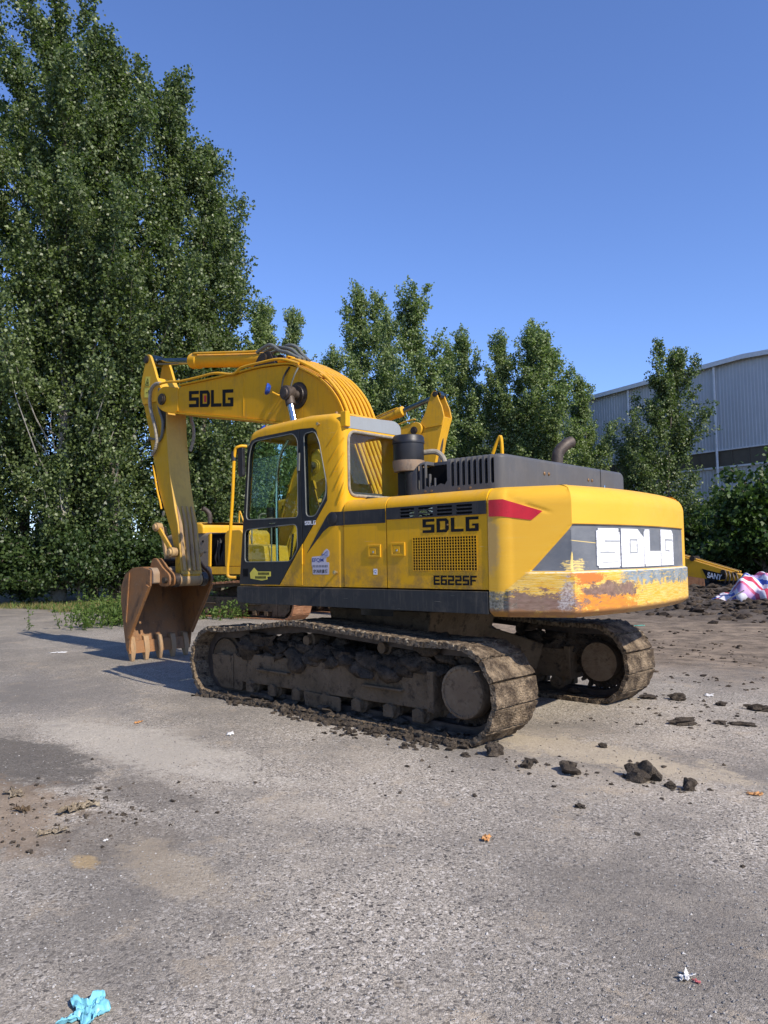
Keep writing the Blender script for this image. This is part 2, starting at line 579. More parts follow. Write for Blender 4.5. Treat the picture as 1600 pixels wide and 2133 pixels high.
# ------------------------------------------------------------------ ground
def make_ground():
    t = NT('ground')
    X = t.xyz()
    rn1 = t.noise(2.6, 9, .72)
    rn2 = t.noise(17, 6, .75)
    def blobm(cx, cy, rx, ry, lo=1.25, hi=.55, ns=2.2, amp=.9):
        a = t.m_('POWER', t.m_('DIVIDE', t.m_('SUBTRACT', X[0], cx), rx), 2)
        b = t.m_('POWER', t.m_('DIVIDE', t.m_('SUBTRACT', X[1], cy), ry), 2)
        d = t.m_('SQRT', t.m_('ADD', a, b))
        d = t.m_('ADD', d, t.m_('MULTIPLY', t.m_('SUBTRACT', rn1, .5), amp * 3.2))
        d = t.m_('ADD', d, t.m_('MULTIPLY', t.m_('SUBTRACT', rn2, .5), amp * 1.5))
        return t.rmp(d, 1.12, .72)
    chip = t.voro(170, out='Color')
    sx = t.new('SeparateXYZ'); t.l.new(chip, sx.inputs[0])
    chipv = sx.outputs[0]
    chip2 = t.new('SeparateXYZ'); t.l.new(t.voro(75, out='Color'), chip2.inputs[0])
    base = t.mix(chipv, (.135, .12, .099), (.56, .498, .412))
    base = t.mix(t.rmp(chip2.outputs[0], .86, .93), base, (.60, .55, .48))
    base = t.mix(t.rmp(chip2.outputs[1], .90, .95), base, (.075, .068, .062))
    # large scale wear: darker asphalt, beige dust, bluish
    base = t.mix(t.m_('MULTIPLY', t.rmp(t.noise(.55, 6, .6), .42, .62), .75), base, (.17, .153, .131))
    dust = t.rmp(t.noise(.8, 7, .62, (1, 1.4, 1)), .5, .7)
    base = t.mix(t.m_('MULTIPLY', dust, .5), base, (.50, .43, .335))
    base = t.mix(t.m_('MULTIPLY', t.rmp(t.noise(2.6, 7, .7), .58, .72), .45), base, (.52, .41, .275))
    base = t.mix(t.m_('MULTIPLY', t.rmp(t.noise(1.9, 6, .7), .57, .7), .4), base, (.135, .122, .11))
    mid_ = t.rmp(t.m_('ADD', t.m_('ADD', X[0], t.m_('MULTIPLY', X[1], -.55)), t.m_('MULTIPLY', t.noise(.6, 6, .65), 3)), .4, 3.2)
    base = t.mix(t.m_('MULTIPLY', mid_, .35), base, t.mix(chipv, (.075, .068, .058), (.225, .205, .178)))
    for sc_, th, am in ((1.4, .60, .35), (4.5, .62, .45)):
        base = t.mix(t.m_('MULTIPLY', t.rmp(t.noise(sc_, 9, .74, (1, 1.3, 1)), th, th + .03), am), base, (.42, .345, .25))
    # pale dust in front of the machine, dark damp streaks on the left, rusty spots
    base = t.mix(t.m_('MULTIPLY', blobm(.4, 3.1, 1.6, .45), .55), base, (.52, .47, .39))
    base = t.mix(t.m_('MULTIPLY', blobm(.6, 4.0, 1.1, .5), .78), base, (.095, .085, .074))
    base = t.mix(t.m_('MULTIPLY', blobm(-.9, 3.75, .55, .2), .6), base, (.12, .105, .09))
    base = t.mix(t.m_('MULTIPLY', blobm(-.55, 4.6, .9, .5), .72), base, (.255, .19, .13))
    base = t.mix(t.m_('MULTIPLY', blobm(-1.55, 4.3, .6, .32), .5), base, (.155, .13, .102))
    base = t.mix(t.m_('MULTIPLY', blobm(-1.75, 4.55, .12, .06), .4), base, (.60, .41, .17))
    base = t.mix(t.m_('MULTIPLY', blobm(-2.2, 4.3, .5, .2), .3), base, (.54, .44, .30))
    base = t.mix(t.m_('MULTIPLY', blobm(-2.6, .9, .9, .35), .55), base, (.52, .435, .305))
    base = t.mix(t.m_('MULTIPLY', blobm(-3.3, 1.0, .5, .25), .5), base, (.50, .42, .30))
    base = t.mix(t.m_('MULTIPLY', blobm(3.6, 2.6, 2.2, .9), .45), base, (.18, .168, .155))
    # brown earth and black churned soil away on the right, verge at the back
    yn = t.m_('ADD', X[1], t.m_('MULTIPLY', t.m_('SUBTRACT', t.noise(.35, 6, .65), .5), 5))
    br = t.m_('MULTIPLY', t.rmp(yn, -2.2, -5.0), t.rmp(X[0], 9, 5))
    soilc = t.mix(t.rmp(t.noise(2.4, 9, .75, (1, 1.15, 1)), .40, .62), (.105, .078, .053), (.32, .245, .17))
    base = t.mix(t.m_('MULTIPLY', br, .85), base, soilc)
    dk = t.m_('MULTIPLY', t.rmp(yn, -9.0, -12.0), t.rmp(X[0], -7, -3))
    dkc = t.mix(t.rmp(t.noise(2.3, 8, .72), .4, .66), (.045, .037, .031), (.12, .10, .082))
    base = t.mix(t.m_('MULTIPLY', dk, t.rmp(X[0], 26, 18)), base, dkc)
    far = t.rmp(t.m_('ADD', X[0], t.m_('MULTIPLY', t.noise(.5, 5), 2)), 11.5, 16)
    base = t.mix(t.m_('MULTIPLY', far, .6), base, t.mix(t.rmp(t.noise(1.5, 6), .4, .6), (.14, .127, .112), (.29, .255, .205)))
    vg = t.m_('MULTIPLY', t.rmp(t.m_('ADD', X[0], t.m_('MULTIPLY', t.noise(.7, 5), 3)), 21.5, 23.5), t.rmp(t.noise(2.0, 6, .7), .38, .55))
    base = t.mix(t.m_('MULTIPLY', vg, .8), base, (.15, .13, .055))
    h = t.m_('ADD', t.m_('MULTIPLY', t.voro(170), .5), t.m_('MULTIPLY', t.noise(30, 6, .75), 1.0))
    h = t.m_('ADD', h, t.m_('MULTIPLY', t.voro(75), -.35))
    h = t.m_('ADD', h, t.m_('MULTIPLY', t.noise(7, 5, .7), 1.5))
    h = t.m_('ADD', h, t.m_('MULTIPLY', t.m_('MULTIPLY', br, t.noise(5, 7, .7)), 6))
    t.bump(h, .6, .012)
    MAT['ground'] = t.done(base, t.rmp(t.noise(3, 4), .3, .7, .8, .98), 0, .22)
    na, nr = 620, 330
    fa = np.linspace(-34, 34, 470)
    oa = np.linspace(34, 326, na - 470 + 2)[1:-1]
    ang = np.radians(np.concatenate([fa, oa])) + YAW
    rad = np.concatenate([[.6], np.geomspace(1.6, 46, nr - 14), np.geomspace(52, 4000, 13)])
    A, Rr = np.meshgrid(ang, rad)
    x = CAM.x + Rr * np.cos(A); y = CAM.y + Rr * np.sin(A)
    z = gz(x, y)
    n = len(ang)
    V = np.stack([x, y, z], -1).reshape(-1, 3)
    i, j = np.meshgrid(np.arange(len(rad) - 1), np.arange(n), indexing='ij')
    j2 = (j + 1) % n
    F = np.stack([i * n + j, i * n + j2, (i + 1) * n + j2, (i + 1) * n + j], -1).reshape(-1, 4)
    me = bpy.data.meshes.new('ground')
    V = np.concatenate([V, [[CAM.x, CAM.y, float(gz(CAM.x, CAM.y))]]])
    c = len(V) - 1
    tri = [(c, (k + 1) % n, k) for k in range(n)]
    me.from_pydata(V.tolist(), [], F[:, ::-1].tolist() + tri)
    bm = bmesh.new(); bm.from_mesh(me)
    bmesh.ops.recalc_face_normals(bm, faces=bm.faces)
    bm.faces.ensure_lookup_table()
    if bm.faces[0].normal.z < 0:
        bmesh.ops.reverse_faces(bm, faces=bm.faces)
    bm.to_mesh(me); bm.free()
    me.polygons.foreach_set('use_smooth', [True] * len(me.polygons))
    me.materials.append(MAT['ground'])
    o = bpy.data.objects.new('ground', me)
    col.objects.link(o)
    o['kind'] = 'structure'
make_ground()

# ------------------------------------------------------------------ counterweight surface
def cw_plan():
    a, b, c = np.array([-1.985, 1.352]), np.array([-2.05, 1.352]), np.array([-2.115, 1.310])
    p = [np.array(q) for q in np.linspace((-1.91, 1.352), (-1.985, 1.352), 8)]
    for t in np.linspace(0, 1, 12)[1:]:
        p.append((1 - t) ** 2 * a + 2 * t * (1 - t) * b + t * t * c)
    e = np.array([-2.545, 1.125])
    for t in np.linspace(0, 1, 22)[1:]:
        p.append(c * (1 - t) + e * t)
    for y in np.linspace(1.125, -1.22, 110)[1:]:
        p.append(np.array([-2.70 + (.155 * (y / 1.125) ** 2 if y > 0 else .12 * (y / 1.22) ** 2), y]))
    f, g = np.array([-2.58, -1.22]), np.array([-2.12, -1.335])
    for t in np.linspace(0, 1, 14)[1:]:
        p.append(f * (1 - t) + g * t)
    for q in np.linspace(g, (-1.91, -1.352), 8)[1:]:
        p.append(np.array(q))
    return np.array(p)
CP = cw_plan()
CS = np.concatenate([[0], np.cumsum(np.linalg.norm(np.diff(CP, axis=0), axis=1))])
def cw_at(s, off=0.):
    """point on the plan curve at arc length s, pushed outward"""
    x = np.interp(s, CS, CP[:, 0]); y = np.interp(s, CS, CP[:, 1])
    e = .03
    dx = np.interp(s + e, CS, CP[:, 0]) - np.interp(s - e, CS, CP[:, 0])
    dy = np.interp(s + e, CS, CP[:, 1]) - np.interp(s - e, CS, CP[:, 1])
    l = np.hypot(dx, dy)
    return x + off * dy / l, y - off * dx / l
def cw_off(s, z):
    s, z = np.broadcast_arrays(np.asarray(s, float), np.asarray(z, float))
    panel = ss(1.398, 1.410, z) * ss(1.776, 1.762, z) * ss(-.012, .012, s - (.360 + (z - 1.408) * .923)) * ss(2.96, 2.94, s)
    lip = ss(1.397, 1.383, z) * ss(0, .03, s - (.145 + np.maximum(0, z - 1.25) * 1.25))
    groove = np.exp(-((z - (2.003 - np.maximum(0, s - .14) * .36)) / .012) ** 2) * ss(.05, .14, s) * ss(.55, .45, s)
    o = -.022 * panel + .022 * lip - .010 * groove
    o = o - .06 * ss(1.10, 1.035, z) ** 2
    dent = np.exp(-((s - .685) / .03) ** 2 - ((z - 1.46) / .06) ** 2)
    return o - .012 * dent
def cw_pt(s, z, h=0.):
    x, y = cw_at(s, float(cw_off(s, z)) + h)
    return Vector((x, y, z))

def make_cw_material():
    t = NT('counterweight_paint')
    uv = t.new('UVMap')
    sp = t.new('SeparateXYZ'); t.l.new(uv.outputs[0], sp.inputs[0])
    s, z = sp.outputs[0], sp.outputs[1]
    def un(scale, st=(1, 1, 1), detail=6, rough=.7):
        mp = t.new('Mapping'); t.l.new(uv.outputs[0], mp.inputs[0]); mp.inputs['Scale'].default_value = st
        n = t.new('TexNoise'); t.l.new(mp.outputs[0], n.inputs['Vector'])
        n.inputs['Scale'].default_value = scale; n.inputs['Detail'].default_value = detail; n.inputs['Roughness'].default_value = rough
        return n.outputs[0]
    A, Mu, Su = 'ADD', 'MULTIPLY', 'SUBTRACT'
    def ell(cs, cz, rs, rz, amp=.9, ns=5, st=(1, 2, 1), lo=1.15, hi=.75):
        a = t.m_('POWER', t.m_('DIVIDE', t.m_(Su, s, cs), rs), 2)
        b = t.m_('POWER', t.m_('DIVIDE', t.m_(Su, z, cz), rz), 2)
        d = t.m_('SQRT', t.m_(A, a, b))
        d = t.m_(A, d, t.m_(Mu, t.m_(Su, un(ns, st), .5), amp * 2))
        return t.rmp(d, lo, hi)
    yel = (.72, .40, .028)
    ywh = (.74, .50, .12)
    c = t.mix(t.rmp(un(2, (1, 4, 1)), .4, .66), yel, (.70, .375, .022))
    streak = un(3, (1, 26, 1), 6, .75)
    c = t.mix(t.m_(Mu, t.rmp(streak, .56, .72), .35), c, (.66, .45, .12))
    c = t.mix(t.m_(Mu, t.rmp(un(6, (1, 9, 1), 8), .66, .70), .6), c, (.30, .20, .10))
    # dirty patch next to the seam
    c = t.mix(t.m_(Mu, ell(.02, 1.62, .09, .24, .6, 14, (1, 1, 1)), .55), c, (.36, .26, .14))
    # grey panel
    slope = t.m_(Su, s, t.m_(A, .360, t.m_(Mu, t.m_(Su, z, 1.408), .923)))
    pm = t.m_(Mu, t.rmp(slope, -.003, .003), t.m_(Mu, t.rmp(z, 1.3995, 1.403), t.rmp(z, 1.772, 1.767)))
    pm = t.m_(Mu, pm, t.rmp(s, 2.955, 2.95))
    gc = t.mix(t.rmp(un(2.5, (1, 2, 1)), .4, .65), (.115, .125, .14), (.165, .172, .182))
    gc = t.mix(t.m_(Mu, t.rmp(un(4, (1, 30, 1), 5), .6, .75), .4), gc, (.27, .27, .26))
    sc = t.m_(Mu, t.rmp(un(3.2, (1, 34, 1), 4), .62, .66), ell(.74, 1.455, .16, .05, .5, 6, (1, 3, 1)))
    star = t.m_('MAXIMUM', ell(.688, 1.455, .022, .10, .35, 20, (1, 1, 1), 1.05, .95), t.m_(Mu, t.m_(Mu, ell(.72, 1.44, .12, .05, 1.2, 14, (1, 3, 1), 1.05, .95), t.rmp(un(8, (1, 16, 1), 6), .44, .50)), .95))
    sc2 = t.m_(Mu, t.rmp(t.m_('ABSOLUTE', t.m_(Su, z, t.m_(A, t.m_(Mu, t.m_(Su, s, .7), -.07), 1.642))), .0035, .0015), t.m_(Mu, t.rmp(s, .66, .7), t.rmp(s, 1.2, 1.1)))
    gc = t.mix(t.m_('MAXIMUM', t.m_('MAXIMUM', sc, star), sc2), gc, (.70, .52, .17))
    c = t.mix(pm, c, gc)
    # bumper lip and what is left of its paint
    lipstart = t.m_(A, .145, t.m_(Mu, t.m_('MAXIMUM', t.m_(Su, z, 1.25), 0), 1.25))
    edge = t.m_(Mu, t.m_(Su, un(18, (1, 1, 1)), .5), .03)
    lm = t.m_(Mu, t.rmp(t.m_(A, z, edge), 1.392, 1.386), t.m_('MAXIMUM', t.rmp(t.m_(Su, s, lipstart), -.004, .004), t.rmp(z, 1.25, 1.235)))
    ragged = t.m_(A, t.m_(Mu, t.m_(Su, un(6, (1, 2.2, 1), 9, .74), .5), 1.35), t.m_(Mu, t.m_(Su, un(46, (1, 3.5, 1), 5, .7), .5), .55))
    def rag(cs, cz, rs, rz, k=1.0, soft=.05, st=1.0):
        a = t.m_('POWER', t.m_('DIVIDE', t.m_(Su, s, cs), rs), 2)
        b = t.m_('POWER', t.m_('DIVIDE', t.m_(Su, z, cz), rz), 2)
        d = t.m_(A, t.m_('SQRT', t.m_(A, a, b)), t.m_(Mu, ragged, k * 3.4))
        return t.m_(Mu, t.rmp(d, 1 + soft, 1 - soft), st)
    streaks = un(5.5, (1, 22, 1), 8, .78)
    lc = t.mix(t.rmp(streaks, .46, .53), (.72, .52, .16), (.66, .37, .02))
    lc = t.mix(t.m_(Mu, t.rmp(un(7.5, (1, 24, 1), 8, .8), .56, .585), .8), lc, (.22, .14, .085))
    blue = t.rmp(t.m_(A, t.m_(Su, z, t.m_(A, 1.262, t.m_(Mu, t.rmp(s, 2.9, 1.3), .035))), t.m_(Mu, t.m_(A, t.m_(Su, un(9, (2.4, .8, 1), 8, .75), .5), t.m_(Mu, ragged, .5)), .26)), -.006, .006)
    blue = t.m_(Mu, blue, t.rmp(t.m_(A, s, t.m_(Mu, ragged, .5)), 1.26, 1.34))
    lc = t.mix(t.m_(Mu, blue, t.rmp(un(13, (1, 5, 1), 7, .75), .40, .46)), lc, t.mix(t.rmp(un(8), .4, .6), (.13, .165, .185), (.27, .31, .33)))
    lc = t.mix(rag(.98, 1.15, .50, .14, 1.1), lc, t.mix(t.rmp(un(9, (1, 4, 1)), .4, .62), (.66, .25, .022), (.52, .19, .03)))
    lc = t.mix(rag(.84, 1.355, .19, .06, .9), lc, (.52, .17, .03))
    lc = t.mix(rag(1.16, 1.245, .40, .058, .95, .08, .92), lc, t.mix(t.rmp(un(20), .4, .6), (.11, .075, .065), (.22, .15, .12)))
    lc = t.mix(rag(.34, 1.135, .46, .10, 1.0, .10, .95), lc, t.mix(t.rmp(un(12, (1, 4, 1)), .4, .62), (.15, .095, .075), (.24, .16, .13)))
    lc = t.mix(rag(.63, 1.23, .05, .13, 1.3, .12, .8), lc, t.mix(t.rmp(un(50), .42, .58), (.20, .15, .14), (.52, .49, .47)))
    lc = t.mix(rag(.05, 1.16, .12, .10, 1.2, .1, .9), lc, t.mix(t.rmp(un(40), .42, .58), (.09, .09, .06), (.26, .25, .2)))
    lc = t.mix(t.m_(Mu, t.rmp(t.m_(A, z, t.m_(Mu, ragged, .06)), 1.105, 1.085), .8), lc, (.30, .14, .045))
    c = t.mix(lm, c, lc)
    # pale line where the lip begins
    ln = t.m_(Mu, t.rmp(t.m_('ABSOLUTE', t.m_(Su, z, 1.391)), .007, .003), t.m_(Mu, t.rmp(s, .3, .34), t.rmp(un(14), .36, .5)))
    c = t.mix(t.m_(Mu, ln, .8), c, (.66, .62, .52))
    t.bump(un(40, (1, 3, 1), 6), .10, .006)
    MAT['counterweight_paint'] = t.done(c, t.rmp(un(5), .3, .7, .38, .58), 0, .42)
make_cw_material()

def make_counterweight(parent, main):
    sv = CS
    zr = np.concatenate([np.linspace(1.035, 1.10, 8), np.linspace(1.11, 1.37, 16), np.linspace(1.376, 1.416, 9),
                         np.linspace(1.43, 1.74, 20), np.linspace(1.75, 1.80, 9), np.linspace(1.82, 1.94, 14)])
    rows = []
    for z in zr:
        o = cw_off(sv, z)
        x, y = cw_at(sv, o)
        rows.append((np.stack([x, y, np.full_like(x, z)], -1), z))
    r = .155
    for a in np.linspace(0, math.pi / 2, 11)[1:]:
        z = 1.94 + r * math.sin(a)
        x, y = cw_at(sv, cw_off(sv, min(z, 1.99)) * math.cos(a) - r * (1 - math.cos(a)))
        rows.append((np.stack([x, y, np.full_like(x, z)], -1), 1.94 + r * a))
    for k in (.4, .8, 1.):
        x, y = cw_at(sv, -r)
        x = x * (1 - k) + np.maximum(x, -1.93) * k
        y = y * (1 - .12 * k)
        rows.append((np.stack([x, y, np.full_like(x, 2.095 + .012 * k)], -1), 2.2 + k))
    n = len(sv)
    V = np.concatenate([q for q, _ in rows])
    Z = [z for _, z in rows]
    F = []
    for i in range(len(rows) - 1):
        for j in range(n - 1):
            F.append((i * n + j, i * n + j + 1, (i + 1) * n + j + 1, (i + 1) * n + j))
    # underside and front closure
    F.append(tuple(range(n - 1, -1, -1)))
    F.append(tuple([i * n for i in range(len(rows))] + [i * n + n - 1 for i in range(len(rows) - 1, -1, -1)]))
    me = bpy.data.meshes.new('counterweight')
    M = XF[-1]
    me.from_pydata([tuple(M @ Vector(p)) for p in V], [], F)
    uvl = me.uv_layers.new(name='UVMap')
    vi = np.zeros(len(me.loops), np.int32); me.loops.foreach_get('vertex_index', vi)
    U = np.stack([np.tile(sv, len(rows)), np.repeat(Z, n)], -1)
    uvl.data.foreach_set('uv', U[vi].ravel().astype(np.float32))
    bm = bmesh.new(); bm.from_mesh(me); bmesh.ops.recalc_face_normals(bm, faces=bm.faces); bm.to_mesh(me); bm.free()
    me.polygons.foreach_set('use_smooth', [True] * len(me.polygons))
    me.set_sharp_from_angle(angle=R(40))
    cwo = obj('counterweight', me, 'counterweight_paint' if main else 'brown_panel', parent)
    if not main:
        return cwo
    def sheet(name, fnpoly, mat, h0, h1, ds=.04):
        """closed plate lying on the surface, given as strips of (s0,s1,z0(s),z1(s))"""
        mb = MB()
        for (s0, s1, za, zb) in fnpoly:
            k = max(1, int((s1 - s0) / ds))
            S = np.linspace(s0, s1, k + 1)
            v = []
            for q in S:
                for zz in (za(q) if callable(za) else za, zb(q) if callable(zb) else zb):
                    v.append(cw_pt(q, zz, h0)); v.append(cw_pt(q, zz, h1))
            f = []
            for i in range(k):
                a = i * 4; b = a + 4
                f += [(a + 1, b + 1, b + 3, a + 3), (a, a + 2, b + 2, b), (a, b, b + 1, a + 1), (a + 2, a + 3, b + 3, b + 2)]
            f += [(0, 1, 3, 2), (4 * k, 4 * k + 2, 4 * k + 3, 4 * k + 1)]
            mb.add(v, f)
        return obj(name, mb, mat, cwo, smooth=40)
    L = lambda s0, z0, s1, z1: (lambda s: z0 + (z1 - z0) * (s - s0) / (s1 - s0))
    sheet('reflector', [(.014, .142, L(.011, 1.85, .132, 1.846), L(.018, 1.985, .142, 1.985)),
                        (.142, .368, L(.132, 1.846, .368, 1.810), L(.142, 1.985, .455, 1.880)),
                        (.368, .454, L(.368, 1.810, .455, 1.879), L(.142, 1.985, .455, 1.8805))], 'red_paint', .001, .005, .015)
    # hand-painted white block letters
    t = NT('white_block')
    cc = t.mix(t.rmp(t.noise(5, 8, .75, (1, 1, 7)), .47, .66), (.78, .78, .79), (.42, .42, .44))
    MAT['white_block'] = t.done(cc, .5, 0, .35)
    b0, b1 = 1.418, 1.742
    tk = (.002, .010)
    def grid(x0, x1, y0, y1):
        return [(x0, x1, y0, y1)]
    sheet('letter_block', [(.988, 1.010, b0 + .02, b1 - .02), (1.010, 1.300, b0, b1), (1.300, 1.318, b0 + .01, b1 - .03)], 'white_block', *tk)
    sheet('letter_block', [(1.340, 1.628, b0, b1), (1.628, 1.746, b0, L(1.628, b1, 1.746, 1.672))], 'white_block', *tk)
    sheet('letter_block', [(1.756, 1.775, b0 + .02, b1 - .02), (1.775, 1.880, b0, b1), (1.880, 2.150, b0, 1.552)], 'white_block', *tk)
    sheet('letter_block', [(2.165, 2.510, b0, b1 + .006), (2.510, 2.56, b0, L(2.51, b1 + .006, 2.56, b1 - .03))], 'white_block', *tk)
    g = (.0105, .0117)
    sl = [(1.10, 1.312, 1.632, 1.643), (1.03, 1.24, 1.540, 1.548), (1.06, 1.28, 1.462, 1.468),
          (1.480, 1.492, 1.535, 1.655), (1.492, 1.604, 1.643, 1.655), (1.492, 1.604, 1.535, 1.545), (1.604, 1.616, 1.535, 1.655),
          (2.285, 2.299, 1.552, 1.662), (2.299, 2.52, 1.648, 1.662), (2.299, 2.41, 1.552, 1.561)]
    for q in sl:
        sheet('letter_groove', [q], 'cab_grey', *g)
    return cwo

# ------------------------------------------------------------------ crawler tracks
def track_path():
    pts = []
    for x in np.linspace(1.70, -1.66, 30): pts.append((x, 0.))
    for a in np.linspace(-90, -268, 22)[1:]:
        pts.append((-1.70 + .405 * math.cos(R(a)), .40 + .40 * math.sin(R(a))))
    for x, z in [(-1.35, .795), (-.85, .825), (-.3, .855), (.15, .885), (.42, .885), (.72, .85), (1.16, .795), (1.45, .765)]:
        pts.append((x, z))
    for a in np.linspace(95, -85, 22)[:]:
        pts.append((1.765 + .378 * math.cos(R(a)), .378 + .375 * math.sin(R(a))))
    return np.array(pts)
TP = track_path()
TL = np.concatenate([[0], np.cumsum(np.linalg.norm(np.diff(np.vstack([TP, TP[:1]]), axis=0), axis=1))])
TPc = np.vstack([TP, TP[:1]])
NSHOE = 47
SHOES = {}
def shoe_meshes(kind):
    if kind in SHOES:
        return SHOES[kind]
    out = []
    pitch = TL[-1] / NSHOE
    for k in range(7):
        g = np.random.default_rng(50 + k)
        nx, ny = 9, 16
        mb = MB()
        X = np.linspace(-pitch * .472, pitch * .472, nx); Y = np.linspace(-.30, .30, ny)
        V = []
        for side in (0, 1):
            for x in X:
                for y in Y:
                    u = x / pitch
                    z = 0.
                    if side == 0:   # outer face with three worn grousers and caked mud (down in local space)
                        z = -.006 * max(0, 1 - abs((u + .30) / .08)) - .006 * max(0, 1 - abs(u / .08)) - .012 * max(0, 1 - abs((u - .40) / .06))
                        z -= .008 * g.random() + .024 * float(fbm(np.array(x * 16. + k * 7), np.array(y * 12. + k * 3), 4, k))
                    else:
                        z = .028 + .003 * g.random()
                    e = .012 * (g.random() - .5) if abs(y) > .29 else 0
                    V.append((x + (.006 * (g.random() - .5)), y + e, z))
        n = nx * ny
        F = []
        for i in range(nx - 1):
            for j in range(ny - 1):
                a, b, c, d = i * ny + j, (i + 1) * ny + j, (i + 1) * ny + j + 1, i * ny + j + 1
                F.append((a, b, c, d)); F.append((n + d, n + c, n + b, n + a))
        for i in range(nx - 1):
            for j in (0, ny - 1):
                F.append((i * ny + j, (i + 1) * ny + j, n + (i + 1) * ny + j, n + i * ny + j))
        for j in range(ny - 1):
            for i in (0, nx - 1):
                F.append((i * ny + j, i * ny + j + 1, n + i * ny + j + 1, n + i * ny + j))
        mb.add(V, F)
        XF.append(Matrix.Identity(4))
        me = mesh_from(mb, 'track_shoe', smooth=25)
        XF.pop()
        me.materials.append(MAT[kind])
        out.append(me)
    SHOES[kind] = out
    return out

def make_track(root, side, shoe_kind, main):
    yc = side * 1.135
    g = random.Random(3 + side)
    # link chain as the part, shoes are its pieces
    mb = MB()
    inner = []
    for i in range(len(TP)):
        d = TPc[(i + 1) % len(TP)] - TPc[i - 1]
        d = d / np.linalg.norm(d)
        nrm = np.array([d[1], -d[0]])   # inward for this winding
        inner.append((TPc[i], TPc[i] + nrm * .11))
    # make sure it points inside
    cen = TP.mean(0)
    for yy in (yc - .07, yc + .07):
        ring0 = []; ring1 = []
        for p, q in inner:
            q = p + (q - p) * (1 if np.dot(q - p, cen - p) > 0 else -1)
            ring0.append(p + (q - p) * .25); ring1.append(q)
        n = len(ring0)
        v = [(p[0], yy - .02, p[1]) for p in ring0] + [(p[0], yy - .02, p[1]) for p in ring1] + \
            [(p[0], yy + .02, p[1]) for p in ring0] + [(p[0], yy + .02, p[1]) for p in ring1]
        f = []
        for i in range(n):
            j = (i + 1) % n
            f += [(i, j, n + j, n + i), (2 * n + i, 3 * n + i, 3 * n + j, 2 * n + j), (n + i, n + j, 3 * n + j, 3 * n + i), (i, 2 * n + i, 2 * n + j, j)]
        mb.add(v, f)
    chain = obj('track_chain', mb, 'steel_dark', root)
    ms = shoe_meshes(shoe_kind)
    for k in range(NSHOE):
        L = (k + .35) / NSHOE * TL[-1]
        x = np.interp(L, TL, TPc[:, 0]); z = np.interp(L, TL, TPc[:, 1])
        x2 = np.interp((L + .09) % TL[-1], TL, TPc[:, 0]) - np.interp((L - .09) % TL[-1], TL, TPc[:, 0])
        z2 = np.interp((L + .09) % TL[-1], TL, TPc[:, 1]) - np.interp((L - .09) % TL[-1], TL, TPc[:, 1])
        ang = math.atan2(z2, x2)           # travel direction
        o = bpy.data.objects.new('track_shoe', ms[g.randrange(7)])
        col.objects.link(o)
        o.parent = chain
        # local x along -travel so that local -z is outward
        o.rotation_euler = (0, -(ang - math.pi), 0)
        o.location = (x, yc + g.uniform(-.006, .006), z + (.018 if z < .05 else 0))
    # side frame
    s = side
    fr = MB()
    prof = rpoly([(1.93, .45), (1.90, .22), (1.74, .09), (1.36, .09), (1.34, .19), (-1.39, .215), (-1.40, .52), (1.50, .50), (1.52, .47)], .012, 2)
    fr.prism(prof, 'y', yc - s * .17, yc + s * .165)
    frame = obj('track_frame', fr, 'frame_mud', root, bev=.006, seg=1)
    b = MB()
    b.box(1.05, .52, yc + s * .16, yc + s * .215, .345, .365)
    obj('step_plate', b, 'frame_mud', frame, bev=.004, seg=1)
    b = MB(); b.box(-.55, -1.05, yc + s * .16, yc + s * .215, .345, .365)
    obj('step_plate', b, 'frame_mud', frame, bev=.004, seg=1)
    b = MB(); b.box(1.50, 1.535, yc + s * .165, yc + s * .18, .10, .46)
    obj('frame_rib', b, 'frame_mud', frame, bev=.003, seg=1)
    b = MB(); b.prism([(-1.40, .55), (-1.40, .20), (-1.33, .20), (-1.33, .55)], 'y', yc - s * .18, yc + s * .19)
    obj('frame_end', b, 'frame_mud', frame, bev=.004, seg=1)
    # bottom rollers with brackets
    for i, x in enumerate((1.18, .80, .41, -.02, -.46, -.87, -1.22)):
        b = MB()
        b.lathe((x, yc - s * .19, .165), (0, s, 0), [(.001, 0), (.06, 0), (.06, .06), (.088, .065), (.088, .12), (.07, .13), (.07, .25), (.088, .26), (.088, .315), (.06, .32), (.055, .385), (.001, .387)], 18)
        r_ = obj('roller', b, 'frame_mud', root)
        b = MB(); b.box(x - .06, x + .06, yc + s * .165, yc + s * .20, .10, .205)
        obj('roller_bracket', b, 'frame_mud', r_, bev=.012, seg=2)
    b = MB(); b.prism(rpoly([(.30, .21), (-.24, .20), (-.24, .06), (.26, .06)], .03, 3), 'y', yc + s * .17, yc + s * .19)
    obj('track_guard', b, 'frame_mud', frame, bev=.004, seg=1)
    for x in (.30, -.75):
        b = MB(); b.lathe((x, yc - s * .12, .70), (0, s, 0), [(.001, 0), (.07, 0), (.07, .2), (.05, .21), (.05, .26), (.001, .262)], 16)
        b.obox((x, yc - s * .05, .5), (x, yc - s * .05, .68), .05, .08, (0, 1, 0))
        obj('carrier_roller', b, 'frame_mud', root)
    # front idler
    b = MB(); b.lathe((1.765, yc - s * .13, .378), (0, s, 0), [(.001, 0), (.12, 0), (.12, .03), (.25, .04), (.255, .07), (.285, .08), (.285, .18), (.255, .19), (.25, .22), (.12, .23), (.10, .29), (.001, .292)], 32)
    obj('idler', b, 'frame_mud', root)
    # sprocket with teeth, final drive cover with bolts
    b = MB()
    pr = []
    for k in range(21):
        for a, r in ((0, .275), (.3, .275), (.45, .335), (.7, .335), (.85, .275)):
            th = 2 * math.pi * (k + a) / 21
            pr.append((-1.70 + r * math.cos(th), .405 + r * math.sin(th)))
    b.prism(pr, 'y', yc - .03, yc + .03)
    sp = obj('sprocket', b, 'mud_dark', root)
